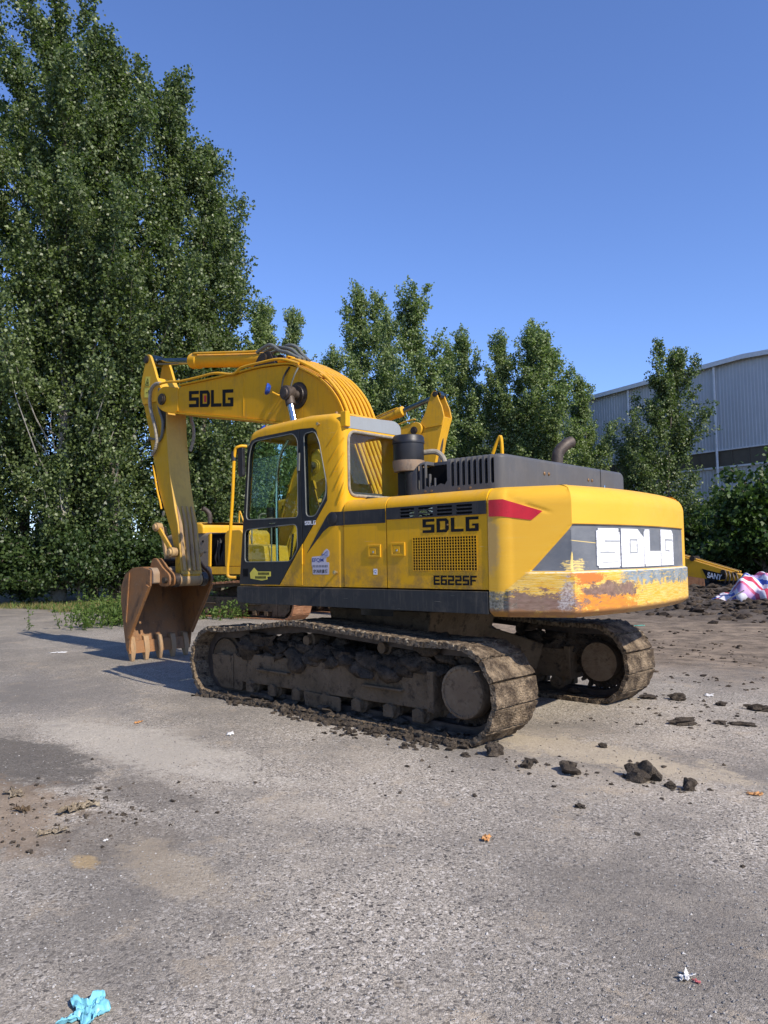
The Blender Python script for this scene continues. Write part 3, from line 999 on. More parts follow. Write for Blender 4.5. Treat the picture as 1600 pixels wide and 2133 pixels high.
    b = MB(); b.lathe((-1.72, yc - s * .15, .41), (0, s, 0), [(.001, 0), (.20, 0), (.20, .22), (.222, .225), (.222, .335), (.212, .357), (.19, .362), (.186, .352), (.001, .355)], 40)
    cap = obj('final_drive', b, 'cap_mud', root)
    if main:
        for k in range(20):
            th = 2 * math.pi * k / 20
            p = Vector((-1.72 + .196 * math.cos(th), yc + s * .205, .41 + .196 * math.sin(th)))
            b = MB(); b.cyl(p, p + Vector((0, s * .012, 0)), .012, n=6)
            obj('bolt', b, 'cap_mud', cap)

def mud_on_track(root, side):
    """caked earth: on the frame, along the shoe edges and inside the loop"""
    global ICO
    g = random.Random(21 + side)
    yc = side * 1.135
    ICO = ICO2
    mb = MB()
    for k in range(170):
        x = g.uniform(-1.45, 1.5)
        z = .48 + abs(g.gauss(0, .11)) * (1 + .4 * math.sin(x * 3))
        mb.blob((x, yc + side * g.uniform(-.12, .14), min(z, .74)), g.uniform(.05, .13), g.randrange(10 ** 6), (1.3, .8, .7), .5)
    obj('caked_mud', mb, 'mud_dark', root, smooth=75, kind='stuff')
    ICO = ICO1
    mb = MB()
    ye = yc + side * .295
    for k in range(330):
        L = g.uniform(0, TL[-1])
        x = float(np.interp(L, TL, TPc[:, 0])); z = float(np.interp(L, TL, TPc[:, 1]))
        if z > .6 or x > 1.9:
            mb.blob((x, ye + side * g.uniform(-.03, .006), z + .0 + g.uniform(-.012, .022)), g.uniform(.010, .022), g.randrange(10 ** 6), (1.3, .7, .7), .5)
    obj('dry_crust', mb, 'crust_dry', root, smooth=75, kind='stuff')
    mb = MB()
    for k in range(800):
        x = g.uniform(-1.85, 1.95)
        wide = .05 + .13 * math.exp(-((x + .7) / .8) ** 2) + .04 * math.sin(x * 7)
        o_ = abs(g.gauss(0, wide))
        r_ = g.uniform(.010, .040) * (1 - .5 * min(1, o_ / .3)) + .004
        y = ye + side * (o_ - .06)
        mb.blob((x, y, float(gz(x, y)) + r_ * .35 + (.03 * g.random() if o_ < .06 else 0)), r_, g.randrange(10 ** 6), (1.2, 1, .7), .6)
    for k in range(60):
        x = g.uniform(-1.9, 1.2)
        mb.blob((x, yc + side * g.uniform(-.2, .28), .035 + g.uniform(0, .05)), g.uniform(.03, .07), g.randrange(10 ** 6), (1.5, 1, .5), .5)
    obj('fallen_mud', mb, 'clod', root, smooth=75, kind='stuff')

# ------------------------------------------------------------------ excavator
def lerp_path(pts, n=6):
    """smooth path (Catmull-Rom) through points"""
    P = [Vector(p) for p in pts]
    Q = [P[0]] + P + [P[-1]]
    out = []
    for i in range(1, len(Q) - 2):
        a, b, c, d = Q[i - 1], Q[i], Q[i + 1], Q[i + 2]
        for k in range(n):
            t = k / n
            out.append(.5 * ((2 * b) + (c - a) * t + (2 * a - 5 * b + 4 * c - d) * t * t + (3 * b - a - 3 * c + d) * t ** 3))
    out.append(P[-1])
    return out

def plate(name, poly, y0, y1, mat, parent, holes=(), bev=.004, label=None):
    mb = MB(); mb.prism(poly, 'y', y0, y1, holes)
    return obj(name, mb, mat, parent, bev=bev, seg=1, label=label)

def make_excavator(root, main, swing, boom_lift=0.):
    Y1 = 1.345
    shoe = 'shoe_mud' if main else 'shoe_rust'
    yb = 'yellow_boom' if main else 'yellow_old'
    ya = 'yellow_arm' if main else 'yellow_old'
    yp = 'yellow_paint' if main else 'yellow_old'
    for s in (1, -1):
        make_track(root, s, shoe, main)
        if main:
            mud_on_track(root, s)
    # car body between the tracks
    mb = MB()
    mb.prism([(-.75, .98), (-.62, .45), (.62, .45), (.75, .98)], 'y', -.55, .55)
    for sx in (-1, 1):
        for sy in (-1, 1):
            mb.obox((sx * .35, sy * .3, .72), (sx * .95, sy * 1.0, .42), .34, .30)
    obj('car_body', mb, 'frame_mud', root, bev=.01, seg=1)
    mb = MB(); mb.cyl((0, 0, .92), (0, 0, 1.08), .60, n=40)
    obj('slew_ring', mb, 'grease', root)

    XF.append(Matrix.Rotation(swing, 4, 'Z'))
    # ---- revolving frame and skirts
    mb = MB()
    mb.box(-1.9, 1.25, -1.30, 1.30, 1.075, 1.235)
    mb.box(-1.95, 1.5, -.42, -.30, 1.0, 1.45); mb.box(-1.95, 1.5, .30, .40, 1.0, 1.45)
    frame = obj('revolving_frame', mb, 'grease', root)
    sk = rpoly([(1.345, 1.238), (1.345, 1.078), (1.25, 1.062), (-1.897, 1.055), (-1.897, 1.238)], [.02, .06, .05, .005, .005], 4)
    for s in (1, -1):
        plate('side_skirt', sk, s * 1.22, s * 1.355, 'skirt_paint' if main else yp, root, bev=.016)

    # ---- left side doors of the engine compartment
    prof = [(.95, 2.092)] + [(1.24 + .105 * math.sin(a), 1.985 + .105 * math.cos(a)) for a in np.linspace(0, math.pi / 2, 8)] + [(1.345, 1.252), (1.30, 1.252), (1.30, 1.95), (1.2, 2.05), (.95, 2.05)]
    doorA = MB(); doorA.prism(prof, 'x', -.272, -.806)
    dA = obj('side_door', doorA, yp, root, bev=.006, seg=2)
    doorB = MB(); doorB.prism(prof, 'x', -.814, -1.902)
    dB = obj('side_door', doorB, yp, root, bev=.006, seg=2)
    mb = MB(); mb.box(-.28, -1.89, .35, 1.29, 1.25, 2.05)
    obj('engine_bay', mb, 'black_gap', root)
    # right side: pump door, tanks, tool box
    profr = [(-p[0], p[1]) for p in prof]
    if main:
        mb = MB(); mb.prism(profr, 'x', -.78, -1.902); obj('side_door', mb, yp, root, bev=.006)
        mb = MB(); mb.prism(profr, 'x', -.20, -.772); obj('side_door', mb, yp, root, bev=.006)
    else:
        mb = MB(); mb.prism(profr, 'x', -.80, -1.902)
        pd = obj('side_door', mb, 'brown_panel', root, bev=.006)
        mb = MB(); mb.box(-.85, -1.85, -1.347, -1.35, 1.60, 1.612); obj('door_seam', mb, 'black_gap', pd)
        mb = MB(); mb.box(-.95, -1.0, -1.347, -1.36, 1.85, 1.90); obj('door_latch', mb, 'black_gap', pd)
        mb = MB(); mb.obox((-.76, -1.32, 1.25), (-.74, -1.32, 2.06), .06, .05, (0, 1, 0)); obj('door_post', mb, yp, root)
        for k in range(9):
            g = random.Random(k)
            x0 = -.62 + .045 * k
            p = lerp_path([(x0, -1.22, 1.27), (x0 + g.uniform(-.05, .05), -1.27, 1.5), (x0 + g.uniform(-.1, .1), -1.22 + g.uniform(-.05, .05), 1.75), (x0 + g.uniform(-.05, .05), -1.15, 2.0)], 5)
            mb = MB(); mb.tube(p, .018, 7); obj('hydraulic_hose', mb, 'rubber', root)
    mb = MB(); mb.box(-.28, -1.89, -.35, -1.20, 1.25, 2.05); obj('pump_bay', mb, 'black_gap', root)
    mb = MB(); mb.prism(rpoly([(-.19, 1.245), (.46, 1.245), (.46, 2.02), (.36, 2.12), (-.10, 2.12), (-.19, 2.02)], [0, 0, .05, .05, .05, .05], 4), 'y', -.45, -1.345)
    obj('fuel_tank', mb, yp, root, bev=.02, seg=3)
    mb = MB(); mb.prism(rpoly([(.475, 1.245), (1.16, 1.245), (1.20, 1.35), (1.14, 1.72), (.475, 1.78)], [0, 0, .05, .05, .02], 4), 'y', -.55, -1.34)
    tb = obj('tool_box', mb, yp, root, bev=.015, seg=3)
    mb = MB(); mb.cyl((.12, -.9, 2.10), (.12, -.9, 2.17), .07); obj('filler_cap', mb, 'black_gap', root)
    mb = MB()
    for a, b in (((1.25, -1.2, 1.24), (1.25, -1.2, 2.35)), ((1.25, -1.2, 2.35), (.6, -1.2, 2.35)), ((.6, -1.2, 2.35), (.6, -1.2, 1.75))):
        mb.cyl(a, b, .016, n=8)
    obj('hand_rail', mb, yp if main else 'hose_grey', root)
    # decks
    mb = MB(); mb.box(-.30, -1.93, -1.22, 1.22, 2.045, 2.075); obj('deck', mb, 'grey_paint', root)

    # ---- grey engine hood with rib openings on the left
    XF.append(Matrix.Identity(4))       # build in place, then transform by hand
    base = MB(); base.prism(rpoly([(-1.935, 1.165), (-.94, 1.165), (-.94, -1.37), (-1.935, -1.37)], [.13, .05, .05, .13], 8), 'z', 2.077, 2.395)
    me = mesh_from(base, 'hood', bev=0)
    bm = bmesh.new(); bm.from_mesh(me)
    es = [e for e in bm.edges if all(v.co.z > 2.2 for v in e.verts)]
    bmesh.ops.bevel(bm, geom=es, offset=.055, segments=5, profile=.5, affect='EDGES', clamp_overlap=True)
    for xc in (-1.10, -1.06, -1.02, -.985, -.96):
        bmesh.ops.bisect_plane(bm, geom=bm.verts[:] + bm.edges[:] + bm.faces[:], plane_co=(xc, 0, 0), plane_no=(1, 0, 0))
    for v in bm.verts:                  # crown rises a little towards the right side, ends drop away in a curve
        if v.co.z > 2.2:
            v.co.z += .03 * (1.165 - v.co.y) / 2.46
            v.co.z -= .13 * min(1, max(0, (v.co.x + 1.10) / .16)) ** 2
            v.co.z -= .10 * min(1, max(0, (-v.co.y - 1.14) / .23)) ** 2
    bm.to_mesh(me); bm.free()
    cutters = []
    inner = MB(); inner.prism(rpoly([(-1.905, 1.135), (-.975, 1.135), (-.975, -1.34), (-1.905, -1.34)], [.11, .04, .04, .11], 6), 'z', 2.05, 2.365); cutters.append(inner)
    if main:
        for k in range(8):
            xs = -1.415 - k * .0585
            c = MB(); c.prism(rpoly([(xs, 2.145), (xs - .034, 2.145), (xs - .034, 2.60), (xs, 2.60)], [.014, .014, 0, 0], 3), 'y', 1.06, 1.30); cutters.append(c)
        jag = [(-1.13, 2.17), (-1.17, 2.155), (-1.21, 2.17), (-1.25, 2.16), (-1.30, 2.18), (-1.345, 2.165), (-1.375, 2.20), (-1.37, 2.6), (-1.13, 2.6)]
        c = MB(); c.prism(jag, 'y', 1.03, 1.30); cutters.append(c)
        for xs in (-1.03, -1.085):
            c = MB(); c.prism(rpoly([(xs, 2.14), (xs - .036, 2.14), (xs - .036, 2.37), (xs, 2.365)], .014, 3), 'y', 1.06, 1.30); cutters.append(c)
    me = cut(me, cutters)
    XF.pop()
    me.transform(XF[-1])
    hood = obj('engine_hood', me, 'hood_plastic' if main else 'yellow_old', root)
    if main:
        mb = MB(); mb.box(-.99, -1.88, 1.00, 1.045, 2.08, 2.355); obj('hood_dark_sheet', mb, 'black_gap', hood)  # black sheet behind the slots, shade of the hollow put in as colour
        for xs, zt in ((-1.165, 2.275), (-1.225, 2.235)):
            mb = MB(); mb.box(xs, xs - .016, 1.135, 1.163, 2.14, zt); obj('broken_rib', mb, 'hood_plastic', hood, bev=.004, seg=1)
        for xs in (-1.13, -1.20, -1.50, -1.62):
            mb = MB(); mb.cyl((xs, 1.16, 2.12), (xs, 1.172, 2.12), .011, n=8); obj('bolt', mb, 'bolt', hood)
        # hinges and latch on the rear face
        for yy in (.44, .36, -.44, -.52):
            mb = MB(); mb.lathe((-1.935, yy, 2.27), (-1, 0, 0), [(.016, 0), (.016, .006), (.008, .012), (.001, .013)], 12); obj('bolt', mb, 'bolt', hood)
        for yc_ in (.40, -.48):
            mb = MB(); mb.box(-1.936, -1.95, yc_ - .11, yc_ + .11, 2.112, 2.128); obj('hinge', mb, 'black_gap', hood)
        mb = MB(); mb.box(-1.937, -1.939, -.72, -.715, 2.08, 2.40); obj('panel_seam', mb, 'black_gap', hood)
        mb = MB(); mb.lathe((-1.936, -.80, 2.22), (-1, 0, 0), [(.018, 0), (.018, .006), (.001, .008)], 12); obj('bolt', mb, 'chrome', hood)
    # exhaust stack
    ep = lerp_path([(-1.45, -.72, 2.36), (-1.45, -.72, 2.52), (-1.46, -.74, 2.62), (-1.50, -.81, 2.70), (-1.53, -.90, 2.745)], 5)
    mb = MB(); mb.tube(ep, .062, 16, caps=False); mb.tube(ep[::-1], .054, 16, caps=False)
    ex = obj('exhaust_pipe', mb, 'steel_dark', root)
    # grab bar on the hood
    mb = MB(); mb.tube(lerp_path([(-1.18, .22, 2.38), (-1.30, .21, 2.66), (-1.34, .205, 2.675), (-1.345, .20, 2.38)], 6), .018, 8)
    obj('hood_grab_bar', mb, yp, root)
    # air pre-cleaner on its bracket
    cx, cy = -.45, .56
    mb = MB(); mb.lathe((cx, cy, 2.50), (0, 0, 1), [(.001, 0), (.155, 0), (.158, .01), (.158, .185), (.166, .188), (.166, .215), (.162, .222), (.162, .248), (.15, .268), (.001, .275)], 40)
    ac = obj('air_cleaner', mb, 'plastic_black', root)
    mb = MB(); mb.lathe((cx, cy, 2.455), (0, 0, 1), [(.10, -.06), (.150, -.055), (.164, .0), (.166, .055), (.10, .06)], 40)
    obj('clamp_band', mb, 'bucket_grey', ac)
    mb = MB(); mb.box(cx - .02, cx + .13, cy - .16, cy + .02, 2.08, 2.47); obj('cleaner_bracket', mb, 'plastic_black', ac)
    mb = MB(); mb.lathe((cx - .06, cy + .03, 2.08), (0, 0, 1), [(.070, k * .018) if k % 2 else (.066, k * .018) for k in range(20)], 20)
    obj('intake_hose', mb, 'rubber', ac)
    mb = MB(); mb.tube(lerp_path([(cx - .10, cy - .12, 2.60), (cx - .22, cy - .18, 2.60), (cx - .30, cy - .20, 2.52), (cx - .31, cy - .20, 2.38)], 6), .028, 10)
    obj('cleaner_hose', mb, 'hose_tan', ac)

    # ---- counterweight
    make_counterweight(root, main)

    # ---- left side trim: dark band, vent, grille, latches, lettering
    def side(u0, u1, v0, v1):
        def fn(u, v, h): return Vector((u0 + (u1 - u0) * u, Y1 + h, v0 + (v1 - v0) * v))
        return fn
    if main:
        mb = MB(); mb.box(-.282, -.80, Y1 + .0005, Y1 + .003, 1.845, 1.975); obj('side_stripe', mb, 'grey_paint', dA)
        slots = []
        for i in range(4):
            for j in range(3):
                xs = -.985 - i * .205
                z0 = 1.884 + j * .031
                slots.append(rpoly([(xs, z0), (xs - .165, z0), (xs - .165, z0 + .019), (xs, z0 + .019)], .009, 2))
        plate('vent_panel', [(-.82, 1.872), (-1.898, 1.874), (-1.898, 1.985), (-.82, 1.978)], Y1 + .004, Y1 + .012, 'grey_paint', dB, holes=slots, bev=0)
        mb = MB(); mb.box(-.83, -1.89, Y1 + .0008, Y1 + .003, 1.876, 1.974); vb = obj('vent_dark_sheet', mb, 'black_gap', dB)  # black sheet painted in for the dark cavity behind the slots
        for k in range(10):
            g = random.Random(k + 3)
            xs = -1.0 - g.random() * .38
            mb = MB(); mb.obox((xs, Y1 + .0042, 1.885 + g.random() * .06), (xs - .07 - .05 * g.random(), Y1 + .0042, 1.885 + g.random() * .07), .012, .001, (0, 1, 0)); obj('wire', mb, 'chrome', vb)
        mb = word('SDLG', side(-1.232, -1.818, 1.737, 1.857)); obj('lettering', mb, 'decal_black', dB, smooth=0)
        mb = word('E6225F', side(-1.342, -1.788, 1.287, 1.368), gap=.16); obj('lettering', mb, 'decal_black', dB, smooth=0)
        mb = MB(); mb.cyl((-1.505, Y1 + .004, 1.80), (-1.505, Y1 + .008, 1.80), .008, n=10); obj('bolt', mb, 'bolt', dB)
        mb = MB(); mb.box(-1.12, -1.795, Y1 + .0008, Y1 + .003, 1.412, 1.700); obj('grille_dark_sheet', mb, 'black_gap', dB)  # shade of the opening behind the bars, put in as a black sheet
        mb = MB()
        nx, nz = 25, 13
        for i in range(nx):
            x = -1.119 - (.677) * i / (nx - 1)
            mb.box(x - .0032, x + .0032, Y1 + .003, Y1 + .006, 1.408, 1.703)
        for j in range(nz):
            z = 1.411 + .289 * j / (nz - 1)
            mb.box(-1.114, -1.801, Y1 + .0035, Y1 + .0055, z - .0032, z + .0032)
        obj('grille', mb, yp, dB, smooth=0)
        for (x0, x1, z0, z1, dd) in ((-.585, -.742, 1.53, 1.65, dA), (-.865, -1.03, 1.54, 1.662, dB)):
            q = [(x0, z0), (x1, z0), (x1, z1), (x0, z1)]
            w = .02
            h = [(x0 - w, z0 + w), (x1 + w, z0 + w), (x1 + w, z1 - w), (x0 - w, z1 - w)]
            la = plate('latch', q, Y1 - .002, Y1 + .010, yp, dd, holes=[h], bev=.002)
            mb = MB(); mb.box(x0 - w, x1 + w, Y1 + .0006, Y1 + .002, z0 + w, z1 - w); obj('latch_recess', mb, 'yellow_old', la)
            mb = MB(); mb.box(x0 - w - .008, x1 + w + .04, Y1 + .002, Y1 + .008, z0 + w + .008, z1 - w - .008); obj('latch_lever', mb, yp, la, bev=.003, seg=1)
            mb = MB(); mb.lathe(((x0 + x1) / 2 + .01, Y1 + .008, (z0 + z1) / 2 - .01), (0, 1, 0), [(.011, 0), (.011, .003), (.001, .004)], 12); obj('lock', mb, 'chrome', la)
        mb = MB(); mb.box(-.648, -.694, Y1 + .001, Y1 + .002, 1.373, 1.426); dq = obj('sticker', mb, 'decal_white', dA)
        mb = text_mb('Q', side(-.655, -.687, 1.383, 1.416)); obj('sticker_print', mb, 'decal_blue', dq, smooth=0)

    # ---- cab
    XF.append(Matrix.Identity(4))
    X0 = -.272
    sil = [(X0, 1.252), (1.345, 1.252), (1.29, 1.94), (1.245, 2.31), (1.185, 2.77), (1.135, 2.915), (.90, 2.957), (.20, 2.975), (-.12, 2.955), (X0 - .005, 2.87)]
    base = MB(); base.prism(sil, 'y', .42, Y1)
    me = mesh_from(base, 'cab', bev=0)
    bm = bmesh.new(); bm.from_mesh(me)
    es = []
    for e in bm.edges:
        a, b = e.verts
        lo = a.co.z < 1.3 and b.co.z < 1.3
        rear_low = False
        if lo: continue
        if e.calc_face_angle(0) > R(30): es.append(e)
    bmesh.ops.bevel(bm, geom=es, offset=.075, segments=6, profile=.5, affect='EDGES', clamp_overlap=True)
    bm.to_mesh(me); bm.free()
    door_out = [(1.305, 1.262), (1.160, 2.745), (1.09, 2.815), (.99, 2.838), (.337, 2.848), (.135, 2.836), (.088, 2.80), (-.042, 2.332), (-.058, 2.218), (-.052, 2.095), (.293, 1.685), (.298, 1.262)]
    cutters = []
    inner = MB(); inner.prism([(X0 + .05, 1.20), (1.30, 1.20), (1.245, 1.94), (1.2, 2.31), (1.14, 2.77), (1.09, 2.86), (.2, 2.91), (-.10, 2.89), (X0 + .05, 2.82)], 'y', .465, Y1 - .05); cutters.append(inner)
    c = MB(); c.prism(door_out, 'y', Y1 - .2, Y1 + .2); cutters.append(c)
    rw = rpoly([(1.27, 2.135), (.50, 2.135), (.50, 2.765), (1.27, 2.765)], .10, 5)
    c = MB(); c.prism(rw, 'x', X0 - .2, X0 + .2); cutters.append(c)
    rsw = rpoly([(1.20, 1.62), (.0, 1.62), (.0, 2.80), (1.12, 2.80)], .08, 4)      # right side window
    c = MB(); c.prism(rsw, 'y', .3, .55); cutters.append(c)
    fwn = rpoly([(.50, 1.42), (1.26, 1.42), (1.26, 2.83), (.50, 2.83)], .08, 4)     # front window
    c = MB(); c.prism(fwn, 'x', 1.0, 1.6); cutters.append(c)
    me = cut(me, cutters)
    XF.pop()
    me.transform(XF[-1])
    cab = obj('cab', me, yp, root)
    dk = 'door_black'
    gu = rpoly([(1.19, 1.955), (1.135, 2.64), (1.08, 2.80), (.43, 2.812), (.362, 2.74), (.366, 1.945)], [.06, .05, .09, .05, .06, .05], 5)
    gl = rpoly([(1.215, 1.50), (1.208, 1.85), (.38, 1.882), (.376, 1.63), (.484, 1.502)], [.05, .06, .07, .04, .05], 5)
    gq = rpoly([(.27, 2.79), (.11, 2.80), (.05, 2.68), (-.042, 2.29), (-.038, 2.14), (.12, 1.945), (.245, 1.95)], [.05, .05, .03, .03, .05, .05, .05], 5)
    ddoor = [(1.302, 1.264), (1.158, 2.743), (1.088, 2.812), (.99, 2.835), (.341, 2.845), (.302, 1.690), (.655, 1.264)]
    door = plate('door', ddoor, Y1 - .045, Y1 + .006, dk, cab, holes=[gu, gl], bev=0)
    plate('door_corner', [(.649, 1.264), (.304, 1.680), (.304, 1.264)], Y1 - .045, Y1 + .004, yp, door, bev=.002)
    plate('quarter_panel', [(.333, 2.845), (.137, 2.833), (.091, 2.798), (-.039, 2.332), (-.055, 2.218), (-.049, 2.097), (.294, 1.692)], Y1 - .045, Y1 + .004, dk, cab, holes=[gq], bev=0)
    def pane(name, poly, ax, a, mat, par):
        mb = MB(); mb.prism(poly, ax, a, a + .005); return obj(name, mb, mat, par, smooth=0)
    pane('window_pane', gu, 'y', Y1 - .018, 'glass_dark', door)
    pane('window_pane', gl, 'y', Y1 - .018, 'glass_dark', door)
    pane('window_pane', gq, 'y', Y1 - .018, 'glass_dark', cab)
    pane('window_pane', rsw, 'y', .44, 'glass_clear', cab)
    pane('window_pane', fwn, 'x', 1.20, 'glass_clear', cab)
    pane('window_pane', rw, 'x', X0 + .012, 'glass_clear', cab)
    if main:
        # rubber seals around the panes
        for poly, nm in ((gu, 'seal'), (gl, 'seal'), (gq, 'seal')):
            mb = MB(); pp = [Vector((p[0], Y1 + .003, p[1])) for p in poly]; pp = pp + pp[:2]
            mb.tube(pp, .006, 6, caps=False); obj(nm, mb, 'hose_grey', door)
        mb = MB(); pp = [Vector((X0 - .004, p[0], p[1])) for p in rw]; pp = pp + pp[:2]
        mb.tube(pp, .016, 8, caps=False); obj('seal', mb, 'hose_tan', cab)
        gp = [(1.325, 2.79), (.47, 2.80), (.47, 2.90), (.56, 2.945), (1.325, 2.91)]
        mb = MB(); mb.prism(rpoly(gp, [.03, .03, .05, .05, .03], 4), 'x', X0 - .010, X0 + .03); obj('rear_visor', mb, 'cab_grey', cab, bev=.006, seg=2)
        mb = MB(); mb.box(X0 - .03, X0 + .01, .72, 1.03, 2.095, 2.13); obj('rear_sill', mb, 'plastic_black', cab, bev=.006)
        mb = MB(); mb.box(X0 - .035, X0 + .04, 1.27, 1.335, 2.80, 2.95); obj('roof_bracket', mb, yp, cab, bev=.005, seg=1)
        # gill shaped ridges on the rear pillar
        for k in range(5):
            zc = 2.72 - k * .145
            p = [Vector((.02 - .022 * k * .0 + .0, 0, 0))]
            a = Vector((-.045 - .035 * k, Y1 - .001, zc - .10)); b = Vector((-.262, Y1 - .028, zc + .12))
            mid = (a + b) / 2 + Vector((-.02, .008, .01))
            pts = lerp_path([a, mid, b], 5)
            n_ = len(pts)
            rr = [.003 + .013 * math.sin(math.pi * min(1, i / (n_ - 1) * .85 + .05)) for i in range(n_)]
            mb = MB(); mb.tube(pts, rr, 8); obj('pillar_ridge', mb, yp, cab)
        # swoosh with pivot on the rear pillar
        sw = [(-.275, 1.975), (-.115, 1.977), (-.07, 1.962), (-.045, 1.94), (.10, 1.76), (.238, 1.583), (.13, 1.68), (.0, 1.795), (-.075, 1.835), (-.14, 1.842), (-.275, 1.842)]
        plate('side_stripe', sw, Y1 + .0008, Y1 + .0035, 'grey_paint', cab, bev=0)
        mb = MB(); mb.lathe((-.125, Y1 + .003, 1.912), (0, 1, 0), [(.066, 0), (.066, .008), (.055, .014), (.001, .016)], 28); obj('hinge_cap', mb, 'plastic_black', cab)
        # hinges, handle, knobs
        mb = MB(); mb.obox((.345, Y1 + .012, 2.42), (.338, Y1 + .012, 2.60), .028, .016, (0, 1, 0)); obj('hinge', mb, 'hose_grey', door)
        mb = MB(); mb.box(.312, .29, Y1 + .005, Y1 + .02, 1.47, 1.63); obj('hinge', mb, yp, door, bev=.003, seg=1)
        mb = MB(); mb.box(.80, .70, Y1 + .006, Y1 + .014, 1.898, 1.906); obj('door_handle', mb, 'chrome', door)
        mb = MB(); mb.lathe((-.178, Y1, 1.392), (0, 1, 0), [(.010, 0), (.010, .02), (.020, .025), (.020, .045), (.001, .05)], 12); obj('stop_knob', mb, 'brass', cab)
        mb = MB(); mb.lathe((.045, Y1 - .002, 2.86), (0, 1, 0), [(.008, 0), (.008, .02), (.016, .024), (.016, .036), (.001, .04)], 12); obj('stop_knob', mb, 'brass', cab)
        for x in (1.02, -.05):
            mb = MB(); mb.cyl((x, 1.20, 2.95), (x, 1.20, 2.99), .015, n=8); obj('roof_bolt', mb, 'bolt', cab)
        mb = word('SDLG', side(.262, .108, 1.865, 1.905), off=.0055); obj('lettering', mb, 'decal_white', cab, smooth=0)
        # quality sticker
        st = rpoly([(.172, 1.545), (.172, 1.455), (.16, 1.44), (.16, 1.372), (-.068, 1.372), (-.072, 1.49), (-.03, 1.49), (-.03, 1.535), (-.075, 1.55), (-.075, 1.60), (-.04, 1.625), (-.0, 1.60), (.03, 1.555)], .012, 2)
        sk_ = plate('sticker', st, Y1 + .001, Y1 + .0018, 'decal_lilac', cab, bev=0)
        mb = text_mb('EFQM', side(.165, .005, 1.488, 1.532), bold=.02); obj('sticker_print', mb, 'decal_blue', sk_, smooth=0)
        mb = text_mb('欧洲质量奖', side(.147, -.05, 1.384, 1.422), bold=.012); obj('sticker_print', mb, 'decal_black', sk_, smooth=0)
        mb = MB()
        for k in range(10):
            x = .158 - k * .0215
            mb.box(x, x - .014, Y1 + .0025, Y1 + .003, 1.445, 1.449); mb.box(x, x - .014, Y1 + .0025, Y1 + .003, 1.458, 1.462); mb.box(x - .005, x - .009, Y1 + .0032, Y1 + .0036, 1.441, 1.466)
        obj('sticker_print', mb, 'decal_black', sk_, smooth=0)
        mb = MB(); mb.tube([(.025, Y1 + .003, 1.575), (.025, Y1 + .003, 1.555), (-.05, Y1 + .003, 1.60), (-.05, Y1 + .003, 1.55), (.025, Y1 + .003, 1.575)], .0022, 5); obj('sticker_emblem', mb, 'decal_blue', sk_)
        # yellow phone sticker low on the door
        ys = [(1.115, 1.325), (.93, 1.305), (.84, 1.318), (.84, 1.345), (.785, 1.35), (.785, 1.40), (1.00, 1.40), (1.055, 1.44), (1.125, 1.385)]
        s2 = plate('sticker', ys, Y1 + .0065, Y1 + .0075, 'decal_yellow', door, bev=0)
        mb = MB()
        for r_, z in ((0, 1.365), (1, 1.325)):
            for k in range(9):
                x = .985 - k * .02 + r_ * .05
                mb.box(x, x - .013, Y1 + .008, Y1 + .0085, z, z + .026)
        obj('sticker_print', mb, 'decal_black', s2, smooth=0)
        mb = MB()
        for k in range(4):
            mb.box(1.235 - k * .022, 1.222 - k * .022, Y1 + .006, Y1 + .009, 1.345, 1.43)
        obj('door_vent', mb, 'black_gap', door, smooth=0)
        # grab rail and mirror at the front pillar
        rp = lerp_path([(1.16, 1.36, 2.755), (1.20, 1.43, 2.75), (1.255, 1.45, 2.68), (1.29, 1.45, 2.25), (1.36, 1.44, 1.70), (1.41, 1.43, 1.42), (1.40, 1.42, 1.345), (1.34, 1.37, 1.335)], 6)
        mb = MB(); mb.tube(rp, .017, 10); obj('grab_rail', mb, 'decal_yellow' if False else 'yellow_paint', cab)
        mb = MB(); mb.prism(rpoly([(1.13, 2.42), (1.21, 2.42), (1.225, 2.74), (1.14, 2.74)], .025, 3), 'y', 1.40, 1.44); mi = obj('mirror', mb, 'plastic_black', cab, bev=.008)
        mb = MB(); mb.cyl((1.27, 1.45, 2.60), (1.275, 1.45, 2.70), .028, n=12); obj('mirror_clamp', mb, 'rubber', mi)
        mb = MB(); mb.box(.80, .72, 1.18, 1.22, 2.955, 2.985); obj('roof_tab', mb, yp, cab)
        mb = MB(); mb.lathe((1.06, 1.15, 2.93), (.6, 0, .4), [(.04, 0), (.05, .03), (.045, .07), (.001, .075)], 14); obj('work_lamp', mb, 'lamp_blue', cab)
    # interior
    mb = MB(); mb.box(-.2, 1.28, .47, 1.29, 1.252, 1.30); fl = obj('cab_floor', mb, 'interior', cab)
    seat = MB(); seat.prism(rpoly([(-.08, 1.55), (.46, 1.57), (.48, 1.68), (.05, 1.68), (-.06, 2.20), (-.20, 2.18)], .04, 3), 'y', .64, 1.10)
    so = obj('seat', seat, 'seat_fabric', cab, bev=.03, seg=3)
    mb = MB(); mb.box(-.05, .35, .72, 1.02, 1.30, 1.55); obj('seat_base', mb, 'interior', cab)
    for yy in (.55, 1.14):
        mb = MB(); mb.prism(rpoly([(-.1, 1.30), (.30, 1.30), (.34, 1.60), (.22, 1.66), (-.1, 1.64)], .03, 3), 'y', yy - .05, yy + .07); co_ = obj('control_console', mb, 'interior', cab, bev=.01)
        mb = MB(); mb.cyl((.24, yy + .01, 1.62), (.31, yy + .01, 1.80), .012, n=8); mb.cyl((.305, yy + .01, 1.79), (.32, yy + .01, 1.89), .022, n=10); obj('joystick', mb, 'rubber', co_)
    for yy in (.80, .95):
        mb = MB(); mb.cyl((.95, yy, 1.30), (.88, yy, 1.80), .012, n=8); obj('travel_lever', mb, 'rubber', cab)
